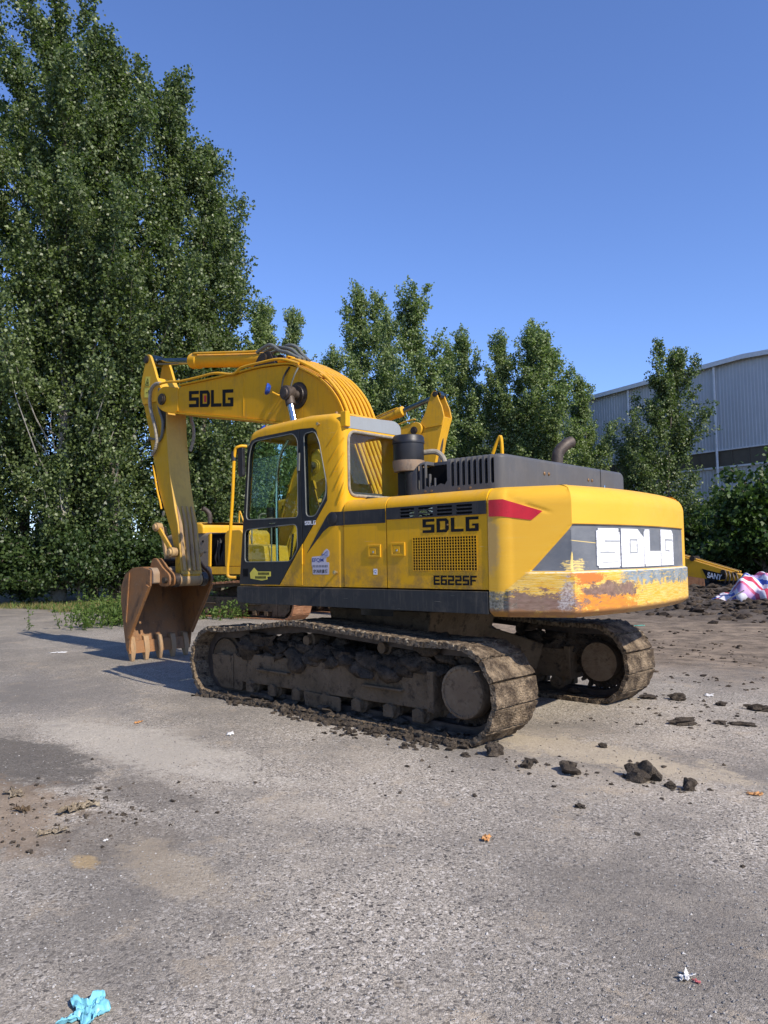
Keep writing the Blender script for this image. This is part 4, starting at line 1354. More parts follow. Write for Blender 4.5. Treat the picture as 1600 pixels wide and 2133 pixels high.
    mb = MB(); mb.tube(lerp_path([(.80, 1.24, 1.32), (.80, 1.24, 2.45), (.62, 1.24, 2.78)], 6), .017, 10); obj('inner_grab_rail', mb, 'chrome', cab)

    # ---- boom
    lift = Matrix.Translation((.22 + (0 if main else .3), 0, 1.72)) @ Matrix.Rotation(-boom_lift, 4, 'Y') @ Matrix.Translation((-.22, 0, -1.72))
    XF.append(XF[-1] @ lift)
    hb = .25
    outline = [(4.20, 3.70), (3.28, 3.532), (2.60, 3.40), (1.975, 3.277), (1.68, 3.20), (1.35, 3.00), (1.02, 2.62), (.70, 2.12), (.42, 1.64), (.22, 1.56), (.08, 1.68),
               (.19, 1.88), (.40, 2.35), (.585, 2.78), (.73, 3.13), (.865, 3.41), (1.123, 3.655), (1.532, 3.885), (1.746, 3.965), (2.274, 4.015), (2.826, 4.018), (3.60, 4.045), (4.06, 4.062), (4.16, 4.02)]
    outline = [tuple(p) for p in rpoly(outline, .10, 3)]
    mb = MB(); mb.prism(outline, 'y', -hb + .02, hb - .02)
    boom = obj('boom', mb, yb, root, bev=.004, seg=1)
    # flanges along the edges
    top = [p for p in lerp_path([(4.06, 0, 4.068), (3.60, 0, 4.052), (2.826, 0, 4.026), (2.274, 0, 4.024), (1.746, 0, 3.972), (1.532, 0, 3.894), (1.123, 0, 3.662), (.875, 0, 3.415), (.73, 0, 3.135), (.58, 0, 2.78), (.392, 0, 2.35)], 4)]
    bot = [p for p in lerp_path([(4.20, 0, 3.692), (3.28, 0, 3.524), (2.60, 0, 3.392), (1.975, 0, 3.268), (1.68, 0, 3.19), (1.35, 0, 2.99), (1.02, 0, 2.61), (.70, 0, 2.11)], 4)]
    for path, sgn in ((top, 1), (bot, -1)):
        mb = MB()
        v, f = [], []
        for i, p in enumerate(path):
            d = (path[min(i + 1, len(path) - 1)] - path[max(i - 1, 0)]).normalized()
            nn = Vector((-d.z, 0, d.x))
            if nn.z * sgn < 0 and abs(nn.z) > .2: nn = -nn
            for yy in (-hb - .012, hb + .012):
                for h in (-.004, .016):
                    v.append((p.x + nn.x * h, yy, p.z + nn.z * h))
        for i in range(len(path) - 1):
            a, b = i * 4, i * 4 + 4
            f += [(a, b, b + 2, a + 2), (a + 1, a + 3, b + 3, b + 1), (a, a + 1, b + 1, b), (a + 2, b + 2, b + 3, a + 3)]
        f += [(0, 2, 3, 1), (len(v) - 4, len(v) - 3, len(v) - 1, len(v) - 2)]
        mb.add(v, f)
        obj('flange', mb, yb, boom)
    def bside(p0, p1, p2, p3):
        """bilinear on the left boom face: p = (x,z) corners TL, TR, BR, BL"""
        def fn(u, v, h):
            t = Vector(p0) * (1 - u) + Vector(p1) * u; b_ = Vector(p3) * (1 - u) + Vector(p2) * u
            q = b_ * (1 - v) + t * v
            return Vector((q.x, hb - .02 + h, q.y))
        return fn
    if main:
        fn = bside((3.85, 3.955), (2.835, 3.825), (2.835, 3.59), (3.85, 3.72))
        mb = word('SDLG', fn, gap=.10, off=.003); obj('lettering', mb, 'decal_black', boom, smooth=0)
        q = [fn(u, v, h) for h in (.003, .005) for u, v in ((.355, .3), (.405, .3), (.405, .7), (.355, .7))]
        mb = MB(); mb.add(q, [(0, 1, 2, 3), (7, 6, 5, 4), (0, 4, 5, 1), (1, 5, 6, 2), (2, 6, 7, 3), (3, 7, 4, 0)]); obj('lettering_mark', mb, 'decal_red', boom, smooth=0)
    mb = MB(); mb.box(2.614, 2.624, hb - .021, hb - .016, 3.43, 3.99); obj('weld_seam', mb, yb, boom)
    # tip fork
    fork = rpoly([(4.12, 4.05), (4.11, 3.70), (4.22, 3.685), (4.42, 3.72), (4.60, 3.80), (4.70, 3.93), (4.66, 4.07), (4.50, 4.13)], [.01, .02, .05, .1, .1, .1, .1, .1], 4)
    for s in (1, -1):
        plate('tip_fork', fork, s * .185, s * .243, yb, boom, bev=.006)
        mb = MB(); mb.lathe((4.50, s * .243, 3.93), (0, s, 0), [(.085, 0), (.085, .03), (.06, .034), (.06, .05), (.001, .052)], 20); obj('pin_boss', mb, 'grease', boom)
    # boom cylinder bosses and cylinders
    for s in (1, -1):
        mb = MB(); mb.lathe((1.56, s * (hb - .02), 3.545), (0, s, 0), [(.17, 0), (.165, .015), (.12, .02), (.115, .03), (.001, .03)], 30); bs = obj('cylinder_boss', mb, 'grease' if main else yb, boom)
        mb = MB(); mb.lathe((1.56, s * hb, 3.545), (0, s, 0), [(.06, 0), (.06, .17), (.085, .172), (.085, .20), (.06, .205), (.055, .22), (.001, .222)], 20); obj('pin', mb, 'steel_dark', bs)
    XF.pop()
    for s in (1, -1):
        a = XF[-1].inverted() @ (XF[-1] @ lift @ Vector((1.58, s * .37, 3.56))); b = Vector((.92, s * .37, 1.22))
        d = (b - a).normalized()
        mb = MB(); mb.cyl(a + d * .05, a + d * 1.25, .047, n=18); rod = obj('boom_cylinder_rod', mb, 'chrome', root)
        mb = MB(); mb.lathe(a - Vector((0, s * .06, 0)), (0, s, 0), [(.03, 0), (.082, .0), (.088, .02), (.088, .11), (.082, .13), (.03, .13)], 22); mb.cyl(a, a + d * .16, .062, n=16); obj('rod_eye', mb, 'steel_dark', rod)
        mb = MB(); mb.cyl(a + d * 1.2, b, .085, n=22); mb.cyl(a + d * 1.18, a + d * 1.28, .10, n=22); obj('boom_cylinder', mb, yb, root)
    XF.append(XF[-1] @ lift)
    # arm cylinder on top
    a, b = Vector((2.30, 0, 4.175)), Vector((5.05, 0, 4.645))
    d = (b - a).normalized()
    mb = MB(); mb.tube([a, a + d * .12, a + d * .14, a + d * 1.62, a + d * 1.64, a + d * 1.80, a + d * 1.82], [.06, .06, .098, .098, .115, .115, .075], 24); cyl = obj('arm_cylinder', mb, yb, root)
    mb = MB(); mb.cyl(a + d * 1.81, b, .055, n=20); mb.lathe(b - Vector((0, .075, 0)), (0, 1, 0), [(.04, 0), (.09, 0), (.09, .15), (.04, .15)], 20); obj('arm_cylinder_rod', mb, 'rod_dark', cyl)
    mb = MB()
    for s in (1, -1):
        mb.prism(rpoly([(2.05, 3.98), (2.62, 3.98), (2.42, 4.24), (2.22, 4.26)], .05, 3), 'y', s * .09, s * .13)
    mb.cyl((2.32, -.16, 4.18), (2.32, .16, 4.18), .06); obj('cylinder_bracket', mb, 'grease', boom)
    for s, zz in ((1, .10), (-1, .10)):
        p = lerp_path([a + d * .15 + Vector((0, s * .07, .11)), a + d * .4 + Vector((0, s * .09, .095)), a + d * 1.55 + Vector((0, s * .09, .095)), a + d * 1.68 + Vector((0, s * .07, .09))], 4)
        mb = MB(); mb.tube(p, .018, 8); obj('cylinder_pipe', mb, yb, cyl)
    # steel pipes over the gooseneck
    ys = [.225, .155, .075, 0, -.075, -.15, -.225]
    core = [(1.95, 4.05), (1.72, 4.035), (1.50, 3.955), (1.10, 3.72), (.84, 3.45), (.69, 3.16), (.54, 2.80), (.35, 2.37), (.22, 2.05)]
    for i, y in enumerate(ys):
        p = lerp_path([(x + (.0 if k else .04 * (i % 3)), y * (1.0 if k > 1 else .9), z) for k, (x, z) in enumerate(core)], 4)
        mb = MB(); mb.tube(p, .021, 9); obj('boom_pipe', mb, yb, boom)
    # side pipe along the top edge of the left flank
    p = lerp_path([(1.50, .27, 3.93), (1.85, .262, 4.05), (2.25, .262, 4.075), (2.62, .265, 4.075), (2.80, .268, 4.02), (3.20, .265, 4.10), (3.62, .262, 4.11), (4.05, .262, 4.125), (4.30, .262, 4.16), (4.55, .26, 4.17)], 6)
    for s in (1, -1):
        mb = MB(); mb.tube([Vector((q.x, q.y * s, q.z)) for q in p], .018, 8); obj('boom_pipe', mb, yb, boom)
    for x, z in ((1.72, 4.03), (1.12, 3.70), (.69, 3.16)):
        d_ = Vector((-.6, 0, .8)) if x < 1.5 else Vector((0, 0, 1))
        mb = MB(); mb.obox((x, -.27, z + .03), (x, .27, z + .03), .05, .012, tuple(d_)); obj('pipe_clamp', mb, yb, boom)
    if main:
        # rubber hoses at the arm cylinder and at the arm joint
        for i in range(3):
            y = -.08 + i * .08
            p = lerp_path([(2.52, y, 4.30), (2.26, y, 4.31 + .02 * i), (2.05, y + .02, 4.33 - .05 * i), (1.88, y + .03, 4.27 - .05 * i), (1.75, y + .04, 4.14 - .02 * i), (1.62, y + .06, 4.04)], 6)
            mb = MB(); mb.tube(p, .024, 9); obj('hydraulic_hose', mb, 'hose_grey', boom)
        def ribbed(path, r, mat, par, nm='hydraulic_hose'):
            pp = lerp_path(path, 10)
            rr = [r * (1.12 if i % 2 else .92) for i in range(len(pp))]
            mb = MB(); mb.tube(pp, rr, 9); return obj(nm, mb, mat, par)
        ribbed([(4.55, .25, 4.178), (4.72, .235, 4.19), (4.85, .225, 4.12), (4.885, .22, 3.94), (4.835, .215, 3.75), (4.755, .21, 3.556), (4.71, .21, 3.368), (4.735, .21, 3.234), (4.85, .20, 3.13)], .026, 'hose_tan', boom)
        ribbed([(4.62, .22, 4.12), (4.70, .19, 3.95), (4.68, .185, 3.80), (4.60, .18, 3.62), (4.62, .18, 3.42), (4.70, .18, 3.33)], .020, 'hose_grey', boom)
        ribbed([(4.30, -.22, 4.10), (4.44, -.215, 3.74), (4.38, -.215, 3.55), (4.38, -.215, 3.37), (4.44, -.20, 3.19)], .024, 'hose_tan', boom)
        p = lerp_path([(4.72, .20, 3.38), (4.83, .20, 3.375), (4.92, .20, 3.40), (4.96, .20, 3.36)], 5); mb = MB(); mb.tube(p, .018, 8); obj('hydraulic_hose', mb, 'hose_grey', boom)
        mb = MB(); mb.tube(lerp_path([(1.70, .24, 3.93), (1.78, .27, 3.80), (1.80, .29, 3.62), (1.74, .33, 3.55)], 5), .012, 7); obj('hydraulic_hose', mb, 'rubber', boom)
        mb = MB(); mb.tube(lerp_path([(1.52, .26, 3.88), (1.55, .30, 3.78), (1.60, .31, 3.66)], 5), .010, 7); obj('hydraulic_hose', mb, 'hose_grey', boom)
        # work lamp on the flank
        mb = MB(); mb.lathe((1.93, .36, 3.655), (.55, .75, .2), [(.001, 0), (.05, 0), (.075, .03), (.075, .055), (.06, .062), (.001, .064)], 20); lm = obj('work_lamp', mb, 'lamp_blue', boom)
        mb = MB(); mb.tube([(1.80, .23, 3.56), (1.83, .33, 3.58), (1.90, .35, 3.62)], .013, 8); obj('lamp_bracket', mb, yb, lm)
    # ---- arm (dipper)
    ha = .16
    arm_o = [(5.05, 4.72), (4.96, 4.70), (4.86, 4.50), (4.78, 4.32), (4.62, 4.10), (4.52, 3.80), (4.506, 3.44), (4.457, 3.01), (4.409, 2.70), (4.305, 2.29), (4.229, 2.05), (4.154, 1.53), (4.11, 1.32), (4.16, 1.20), (4.26, 1.20), (4.31, 1.30),
             (4.32, 1.60), (4.42, 1.95), (4.60, 2.30), (4.747, 2.59), (4.87, 3.00), (5.06, 3.65), (5.232, 4.12), (5.19, 4.36), (5.14, 4.48), (5.12, 4.66)]
    mb = MB(); mb.prism([p for p in arm_o if not (p[1] > 4.35)], 'y', -ha + .01, ha - .01)
    arm = obj('arm', mb, ya, root, bev=.006, seg=1)
    for s in (1, -1):      # ears for the arm cylinder
        plate('arm_ear', rpoly([(5.06, 4.73), (4.97, 4.71), (4.86, 4.50), (4.78, 4.32), (4.62, 4.08), (4.74, 3.95), (5.15, 3.95), (5.232, 4.12), (5.19, 4.36), (5.14, 4.48)], [.05, .05, .02, .02, .02, 0, 0, .05, .03, .03], 3), s * (ha - .03), s * (ha + .012), ya, arm, bev=.004)
        mb = MB(); mb.lathe((5.05, s * ha, 4.645), (0, s, 0), [(.06, 0), (.06, .03), (.04, .034), (.001, .035)], 16); obj('pin', mb, 'grease', arm)
        if main:
            mb = MB(); mb.prism([(4.735, 4.10), (4.565, 4.10), (4.53, 3.72), (4.56, 3.42), (4.60, 3.66), (4.68, 3.76)], 'y', s * (ha + .0125), s * (ha + .0145)); obj('grease_stain', mb, 'grease', arm)
    # edge strips on the arm (rear face towards the cab, outer face)
    mb = MB()
    re = [(4.52, 3.74), (4.506, 3.44), (4.457, 3.01), (4.409, 2.70), (4.305, 2.29), (4.229, 2.05), (4.154, 1.53), (4.118, 1.33)]
    v = [(x - .012, y, z) for x, z in re for y in (-ha - .012, ha + .012)] + [(x + .006, y, z) for x, z in re for y in (-ha - .012, ha + .012)]
    n = len(re); f = []
    for i in range(n - 1):
        a_, b_ = 2 * i, 2 * i + 2
        f += [(a_, a_ + 1, b_ + 1, b_), (2 * n + a_, 2 * n + b_, 2 * n + b_ + 1, 2 * n + a_ + 1), (a_, b_, 2 * n + b_, 2 * n + a_), (a_ + 1, 2 * n + a_ + 1, 2 * n + b_ + 1, b_ + 1)]
    mb.add(v, f); obj('arm_plate', mb, 'arm_dusty' if main else ya, arm)
    for y in (-.11, -.035, .045, .125):
        mb = MB(); mb.tube([(4.295, y, 2.33), (4.210, y, 2.05), (4.133, y, 1.53), (4.105, y, 1.38)], [.012, .026, .026, .022], 6); obj('wear_bar', mb, 'arm_worn', arm)
    if main:
        for (q, mt) in (([(5.08, 4.385), (4.947, 4.362), (4.963, 4.212), (5.097, 4.233)], 0), ([(5.105, 4.216), (4.954, 4.192), (4.978, 4.041), (5.113, 4.061)], 1)):
            w_ = plate('warning_sticker', q, ha + .0135, ha + .0145, 'decal_yellow', arm, bev=0)
            mb = MB()
            if mt == 0:
                mb.tube([(5.075, ha + .016, 4.245), (4.975, ha + .016, 4.232), (5.015, ha + .016, 4.345), (5.075, ha + .016, 4.245)], .005, 5); mb.box(5.03, 5.012, ha + .0155, ha + .017, 4.255, 4.29)
            else:
                mb.box(5.0, 4.985, ha + .0155, ha + .017, 4.09, 4.16); mb.box(5.065, 5.02, ha + .0155, ha + .017, 4.12, 4.13)
            obj('sticker_print', mb, 'decal_black', w_)
    # bucket cylinder on the outer face of the arm
    a, b = Vector((5.08, 0, 4.05)), Vector((4.62, 0, 2.08))
    d = (b - a).normalized()
    mb = MB(); mb.cyl(a, a + d * 1.35, .078, n=20); mb.cyl(a + d * 1.33, a + d * 1.42, .092, n=20); bc = obj('bucket_cylinder', mb, yb if main else 'steel_dark', root)
    mb = MB(); mb.cyl(a + d * 1.4, b, .048, n=16); obj('bucket_cylinder_rod', mb, 'rod_dark', bc)
    if main:
        p = lerp_path([(4.86, .175, 2.98), (4.745, .18, 2.60), (4.66, .185, 2.42), (4.62, .185, 2.30)], 5); mb = MB(); mb.tube(p, .014, 7); obj('bucket_pipe', mb, yb, bc)
        mb = MB(); mb.blob((4.60, .17, 2.24), .05, 5, (1, .7, 1), .4); obj('pipe_joint', mb, 'hose_grey', bc)
    # links
    for s in (1, -1):
        mb = MB()
        mb.obox((4.66, s * .215, 2.03), (4.29, s * .215, 1.655), .075, .035, (0, 1, 0))
        lk = obj('guide_link', mb, ya, root, bev=.008, seg=2)
        for (x, z, r_) in ((4.66, 2.03, .065), (4.28, 1.65, .075)):
            mb = MB(); mb.lathe((x, s * .17, z), (0, s, 0), [(r_, 0), (r_, .09), (r_ * .7, .095), (r_ * .62, .12), (.001, .122)], 16); obj('pin', mb, 'arm_worn', lk)
        mb = MB(); mb.obox((4.66, s * .13, 2.03), (4.52, s * .13, 1.50), .06, .085, (0, 1, 0)); obj('bucket_link', mb, 'arm_worn', root, bev=.01, seg=2)
    mb = MB(); mb.cyl((4.52, -.27, 1.50), (4.52, .27, 1.50), .055, n=16); obj('link_pin', mb, 'grease', root)
    mb = MB(); mb.lathe((4.20, -.19, 1.25), (0, 1, 0), [(.001, 0), (.095, 0), (.095, .38), (.001, .38)], 24)
    obj('arm_tip_tube', mb, 'arm_worn', arm)
    for yy in (-.235, .235):
        mb = MB(); mb.lathe((4.20, yy - .04, 1.25), (0, 1, 0), [(.04, 0), (.105, 0), (.105, .08), (.04, .08)], 24); obj('seal_ring', mb, 'grease', arm)
    # ---- bucket
    wB = .54; y0, y1 = -.03 - wB, -.03 + wB
    opening = [(4.40, 1.17), (4.86, .53), (4.97, .25)]
    back = [(4.40, 1.40), (4.60, 1.44), (4.88, 1.425), (5.08, 1.33), (5.18, 1.16), (5.19, .95), (5.13, .62), (5.06, .32), (5.02, .20)]
    side_poly = back + [(4.96, .20)] + opening[::-1][0:0] + [(4.93, .40), (4.78, .62), (4.55, .95), (4.40, 1.17)]
    shell = [p for p in lerp_path([(x, 0, z) for x, z in [(4.42, 1.22), (4.42, 1.38)] + back[1:]], 4)]
    mb = MB()
    v, f = [], []
    th = .03
    for i, p in enumerate(shell):
        d = (shell[min(i + 1, len(shell) - 1)] - shell[max(i - 1, 0)]).normalized()
        nn = Vector((-d.z, 0, d.x))
        cen_ = Vector((4.8, 0, .9))
        if nn.dot(cen_ - p) < 0: nn = -nn
        for yy in (y0 + .02, y1 - .02):
            v.append((p.x, yy, p.z)); v.append((p.x + nn.x * th, yy, p.z + nn.z * th))
    for i in range(len(shell) - 1):
        a_, b_ = 4 * i, 4 * i + 4
        f += [(a_, a_ + 2, b_ + 2, b_), (a_ + 1, b_ + 1, b_ + 3, a_ + 3), (a_, b_, b_ + 1, a_ + 1), (a_ + 2, a_ + 3, b_ + 3, b_ + 2)]
    f += [(0, 1, 3, 2), (len(v) - 4, len(v) - 2, len(v) - 1, len(v) - 3)]
    mb.add(v, f)
    bucket = obj('bucket', mb, 'bucket_steel', root, smooth=30)
    for s, yy in ((1, y1), (-1, y0)):
        plate('side_plate', side_poly, yy - s * .0, yy - s * .028, 'bucket_steel', bucket, bev=.004)
        plate('side_rib', [(4.93, 1.36), (4.97, 1.34), (5.04, .66), (5.015, .62)], yy, yy + s * .016, 'bucket_steel', bucket, bev=.003)
        plate('side_edge', [(4.40, 1.16), (4.55, .94), (4.78, .61), (4.93, .39), (4.985, .42), (4.84, .65), (4.61, .98), (4.47, 1.19)], yy + s * .0005, yy + s * .03, 'bucket_steel', bucket, bev=.004)
    mb = MB(); mb.prism(rpoly([(4.36, 1.20), (4.36, 1.36), (4.42, 1.43), (4.52, 1.43), (4.50, 1.20)], .03, 3), 'y', y0 + .03, y1 - .03); obj('torque_beam', mb, 'bucket_grey', bucket, bev=.006)
    mb = MB(); mb.prism([(5.05, .34), (4.985, .16), (4.955, .16), (4.99, .34)], 'y', y0 + .01, y1 - .01); lip = obj('lip_plate', mb, 'bucket_steel', bucket, bev=.004)
    for s in (1, -1):
        for off in (.265, .345):
            ear = rpoly([(4.12, 1.16), (4.11, 1.32), (4.30, 1.43), (4.46, 1.57), (4.57, 1.56), (4.62, 1.42), (4.50, 1.28), (4.36, 1.16)], [.07, .07, .03, .05, .05, .02, .02, .05], 4)
            plate('ear', ear, -.0 + s * off, s * (off + .03), 'bucket_steel', bucket, bev=.004)
    mb = MB(); mb.cyl((4.20, -.42, 1.25), (4.20, .42, 1.25), .045, n=16); obj('bucket_pin', mb, 'grease', bucket)
    for k in range(5):
        yy = y0 + .075 + k * (y1 - y0 - .15) / 4
        prof_ = [(5.075, .42), (5.07, .20), (5.01, .035), (4.985, .03), (4.96, .05), (4.945, .20), (4.96, .30), (4.99, .40)]
        mb = MB()
        v = []
        for yo, sc in ((-.045, 1), (.045, 1)):
            for (x, z) in prof_:
                w_ = 1 if z > .15 else .62
                v.append((x, yy + yo * w_, z))
        m_ = len(prof_)
        f = [tuple(range(m_)), tuple(range(2 * m_ - 1, m_ - 1, -1))] + [(i, (i + 1) % m_, m_ + (i + 1) % m_, m_ + i) for i in range(m_)]
        mb.add(v, f)
        obj('tooth', mb, 'tooth_steel', bucket, bev=.012, seg=2)
    XF.pop()
    XF.pop()

ex1 = thing('crawler_excavator', 'large yellow crawler excavator with muddy tracks parked in the middle of the yard', 'excavator')
make_excavator(ex1, True, R(2.47))
X2, Y2 = 9.9, -5.8
ex2 = thing('crawler_excavator', 'older yellow excavator parked behind the big one, facing the other way', 'excavator', (X2, Y2, .12), R(187))
make_excavator(ex2, False, 0., R(3.2))

# ------------------------------------------------------------------ placing by bearing and distance
def ray(px, py):
    return fw + rt2 * ((px - 800) / FPX) - up2 * ((py - 1066.5) / FPX)
def spot(px, depth):
    d = ray(px, 1160)
    x, y = CAM.x + d.x * depth, CAM.y + d.y * depth
    return x, y, float(gz(x, y))
def height_at(px, py, depth):
    return CAM.z + ray(px, py).z * depth
def gpt(px, py):
    """ground point seen at a photo pixel"""
    d = ray(px, py); t = -CAM.z / d.z
    for _ in range(6):
        p = CAM + d * t
        t = (float(gz(p.x, p.y)) - CAM.z) / d.z
    p = CAM + d * t
    return Vector((p.x, p.y, float(gz(p.x, p.y))))

# ------------------------------------------------------------------ foliage
def leaf_mat(name, dark, light, gloss=.34, trans=.35, spec=.5):
    m = bpy.data.materials.new(name); m.use_nodes = True
    n, l = m.node_tree.nodes, m.node_tree.links
    b = n['Principled BSDF']
    at = n.new('ShaderNodeAttribute'); at.attribute_name = 'tint'
    mx = n.new('ShaderNodeMix'); mx.data_type = 'RGBA'
    mx.inputs[6].default_value = (*dark, 1); mx.inputs[7].default_value = (*light, 1)
    l.new(at.outputs['Fac'], mx.inputs[0])
    l.new(mx.outputs[2], b.inputs['Base Color'])
    b.inputs['Roughness'].default_value = gloss
    b.inputs['Specular IOR Level'].default_value = spec
    tr = n.new('ShaderNodeBsdfTranslucent')
    hs = n.new('ShaderNodeMix'); hs.data_type = 'RGBA'; hs.blend_type = 'MULTIPLY'; hs.inputs[0].default_value = 1
    hs.inputs[7].default_value = (1.0, 1.25, .45, 1)
    l.new(mx.outputs[2], hs.inputs[6]); l.new(hs.outputs[2], tr.inputs[0])
    ms = n.new('ShaderNodeMixShader'); ms.inputs[0].default_value = trans
    l.new(b.outputs[0], ms.inputs[1]); l.new(tr.outputs[0], ms.inputs[2])
    l.new(ms.outputs[0], n['Material Output'].inputs[0])
    MAT[name] = m
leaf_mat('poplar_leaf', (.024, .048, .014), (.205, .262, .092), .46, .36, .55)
leaf_mat('poplar_leaf_far', (.062, .100, .034), (.32, .39, .155), .48, .40, .5)  # paler than the near leaves: distance haze is mixed into the colour
leaf_mat('broad_leaf', (.022, .05, .014), (.085, .14, .03), .45, .3, .35)
leaf_mat('bush_leaf', (.022, .046, .012), (.075, .115, .032), .45, .28, .4)
leaf_mat('weed_leaf', (.06, .11, .02), (.15, .21, .05), .55, .35, .3)
leaf_mat('dry_grass', (.16, .13, .05), (.30, .25, .11), .7, .25, .2)
plain('bark_pale', (.28, .26, .225), .85, var=.4, scale=5, bump=.5, bscale=25)
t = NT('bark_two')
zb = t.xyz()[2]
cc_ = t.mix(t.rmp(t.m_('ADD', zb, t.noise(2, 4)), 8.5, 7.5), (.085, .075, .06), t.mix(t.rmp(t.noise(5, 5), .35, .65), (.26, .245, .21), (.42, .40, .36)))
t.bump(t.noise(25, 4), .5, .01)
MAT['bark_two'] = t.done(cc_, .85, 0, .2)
plain('bark', (.11, .095, .075), .9, var=.4, scale=8, bump=.6, bscale=30)

def leaf_mesh(name, P, A, size, mat, g, wide=.85, fold=.12):
    n = len(P)
    A = A / np.linalg.norm(A, axis=1, keepdims=True)
    r = g.normal(size=(n, 3))
    B = np.cross(A, r); B /= np.linalg.norm(B, axis=1, keepdims=True)
    N = np.cross(A, B)
    L = size * g.uniform(.7, 1.25, (n, 1))
    w = L * wide * .5
    V = np.empty((n, 4, 3))
    V[:, 0] = P
    V[:, 1] = P + A * L * .38 + B * w + N * L * fold
    V[:, 2] = P + A * L
    V[:, 3] = P + A * L * .38 - B * w + N * L * fold
    me = bpy.data.meshes.new(name)
    me.vertices.add(4 * n); me.loops.add(4 * n); me.polygons.add(n)
    me.vertices.foreach_set('co', V.reshape(-1).astype(np.float32))
    me.loops.foreach_set('vertex_index', np.arange(4 * n, dtype=np.int32))
    me.polygons.foreach_set('loop_start', np.arange(0, 4 * n, 4, dtype=np.int32))
    me.update(calc_edges=True)
    at = me.attributes.new('tint', 'FLOAT', 'POINT')
    at.data.foreach_set('value', np.repeat(np.clip(g.normal(.45, .28, n), 0, 1), 4).astype(np.float32))
    me.materials.append(MAT[mat])
    return me

def poplar(seed, H, Rm, hb, nlimb, ntw, nlf, ls, mat='poplar_leaf', upsweep=1.0, tw=.9, bare=None):
    """returns (crown mesh, trunk MB); base at origin"""
    g = np.random.default_rng(seed)
    wob = g.normal(size=(2, 2)) * .12
    def trunk(h):
        t = h / H
        return np.array([wob[0, 0] * math.sin(3 * t) + wob[1, 0] * t * t * 3, wob[0, 1] * math.sin(2.4 * t) + wob[1, 1] * t * t * 3, h])
    mb = MB()
    hs = np.linspace(-.2, H * .97, 14)
    mb.tube([trunk(h) for h in hs], [max(.010, .0125 * H * (1 - h / H) ** 1.15) for h in hs], 9)
    Ps, As = [], []
    limbs = []
    for i in range(nlimb):
        u = (i + g.random()) / nlimb
        h0 = hb + (H * .94 - hb) * u ** 1.15
        t = (h0 - hb) / (H - hb)
        prof = min(1, .72 + 1.3 * t) * (1 - t) ** .72 + .05
        r = Rm * prof * g.choice([g.uniform(.35, .8), g.uniform(.8, 1.25)])
        ph = g.uniform(0, 2 * math.pi)
        dz = upsweep * (1.0 + 1.6 * g.random()) * (.45 * r + .30) + .2 * H * .1 * (1 - t)
        dr = np.array([math.cos(ph), math.sin(ph), 0])
        p0 = trunk(h0)
        pts = []
        sag = g.uniform(.7, 1.0)
        for k in np.linspace(0, 1, 7):
            pts.append(p0 + dr * r * k ** .8 * sag + np.array([0, 0, dz * k ** 1.35]) + g.normal(size=3) * .05 * k)
        pts = np.array(pts)
        limbs.append(pts)
        mb.tube([Vector(p) for p in pts], [max(.004, .0038 * H * (1 - t) * (1 - k * .85) * .5) for k in np.linspace(0, 1, 7)], 5)
        m = max(5, int(ntw * (.35 + r / Rm)))
        for j in range(m):
            k = g.uniform(.03, 1.0) ** .8
            b = np.array([np.interp(k, np.linspace(0, 1, 7), pts[:, c]) for c in range(3)])
            d = dr * g.uniform(.0, .55) + np.array([0, 0, g.uniform(.35, 1.0)]) + g.normal(size=3) * .38
            d /= np.linalg.norm(d)
            L = tw * g.uniform(.55, 1.5) * (.6 + .4 * (1 - t))
            q = g.random(nlf) ** .75
            P = b + d * (q * L)[:, None] + g.normal(size=(nlf, 3)) * (.045 + .10 * (1 - q))[:, None] * 1.2
            A = g.normal(size=(nlf, 3)) * .75 + np.array([0, 0, -.35]) + dr * .25
            Ps.append(P); As.append(A)
    # leader tip
    for j in range(int(ntw * 1.6)):
        h = H * g.uniform(.80, .985)
        b = trunk(h); d = np.array([0, 0, 1.]) + g.normal(size=3) * .3
        q = g.random(nlf)
        Ps.append(b + d * (q * .8)[:, None] * .7 + g.normal(size=(nlf, 3)) * .12); As.append(g.normal(size=(nlf, 3)) + np.array([0, 0, -.3]))
    P, A = np.concatenate(Ps), np.concatenate(As)
    P[:, 2] = np.maximum(P[:, 2], .15)
    if bare:      # a stretch of bare stem where lower branches are missing
        lat = P[:, 0] * rt.x + P[:, 1] * rt.y; dep = P[:, 0] * FH[0] + P[:, 1] * FH[1]
        k = ~((P[:, 2] > bare[0]) & (P[:, 2] < bare[1]) & (np.abs(lat - bare[2]) < bare[3]) & (dep < .2))
        P, A = P[k], A[k]
    return leaf_mesh('crown', P, A, ls, mat, g), mb

def put_tree(cm, tm, bark, loc, rz, sc, label, group, name='poplar_tree', cat='tree'):
    t = thing(name, label, cat, loc, rz, group)
    t.scale = sc
    c = bpy.data.objects.new('crown', cm); col.objects.link(c); c.parent = t
    k = bpy.data.objects.new('trunk', tm); col.objects.link(k); k.parent = t
    return t

def trunk_mesh(mb, bark):
    XF.append(Matrix.Identity(4)); me = mesh_from(mb, 'trunk', smooth=60); XF.pop()
    me.materials.append(MAT[bark]); return me

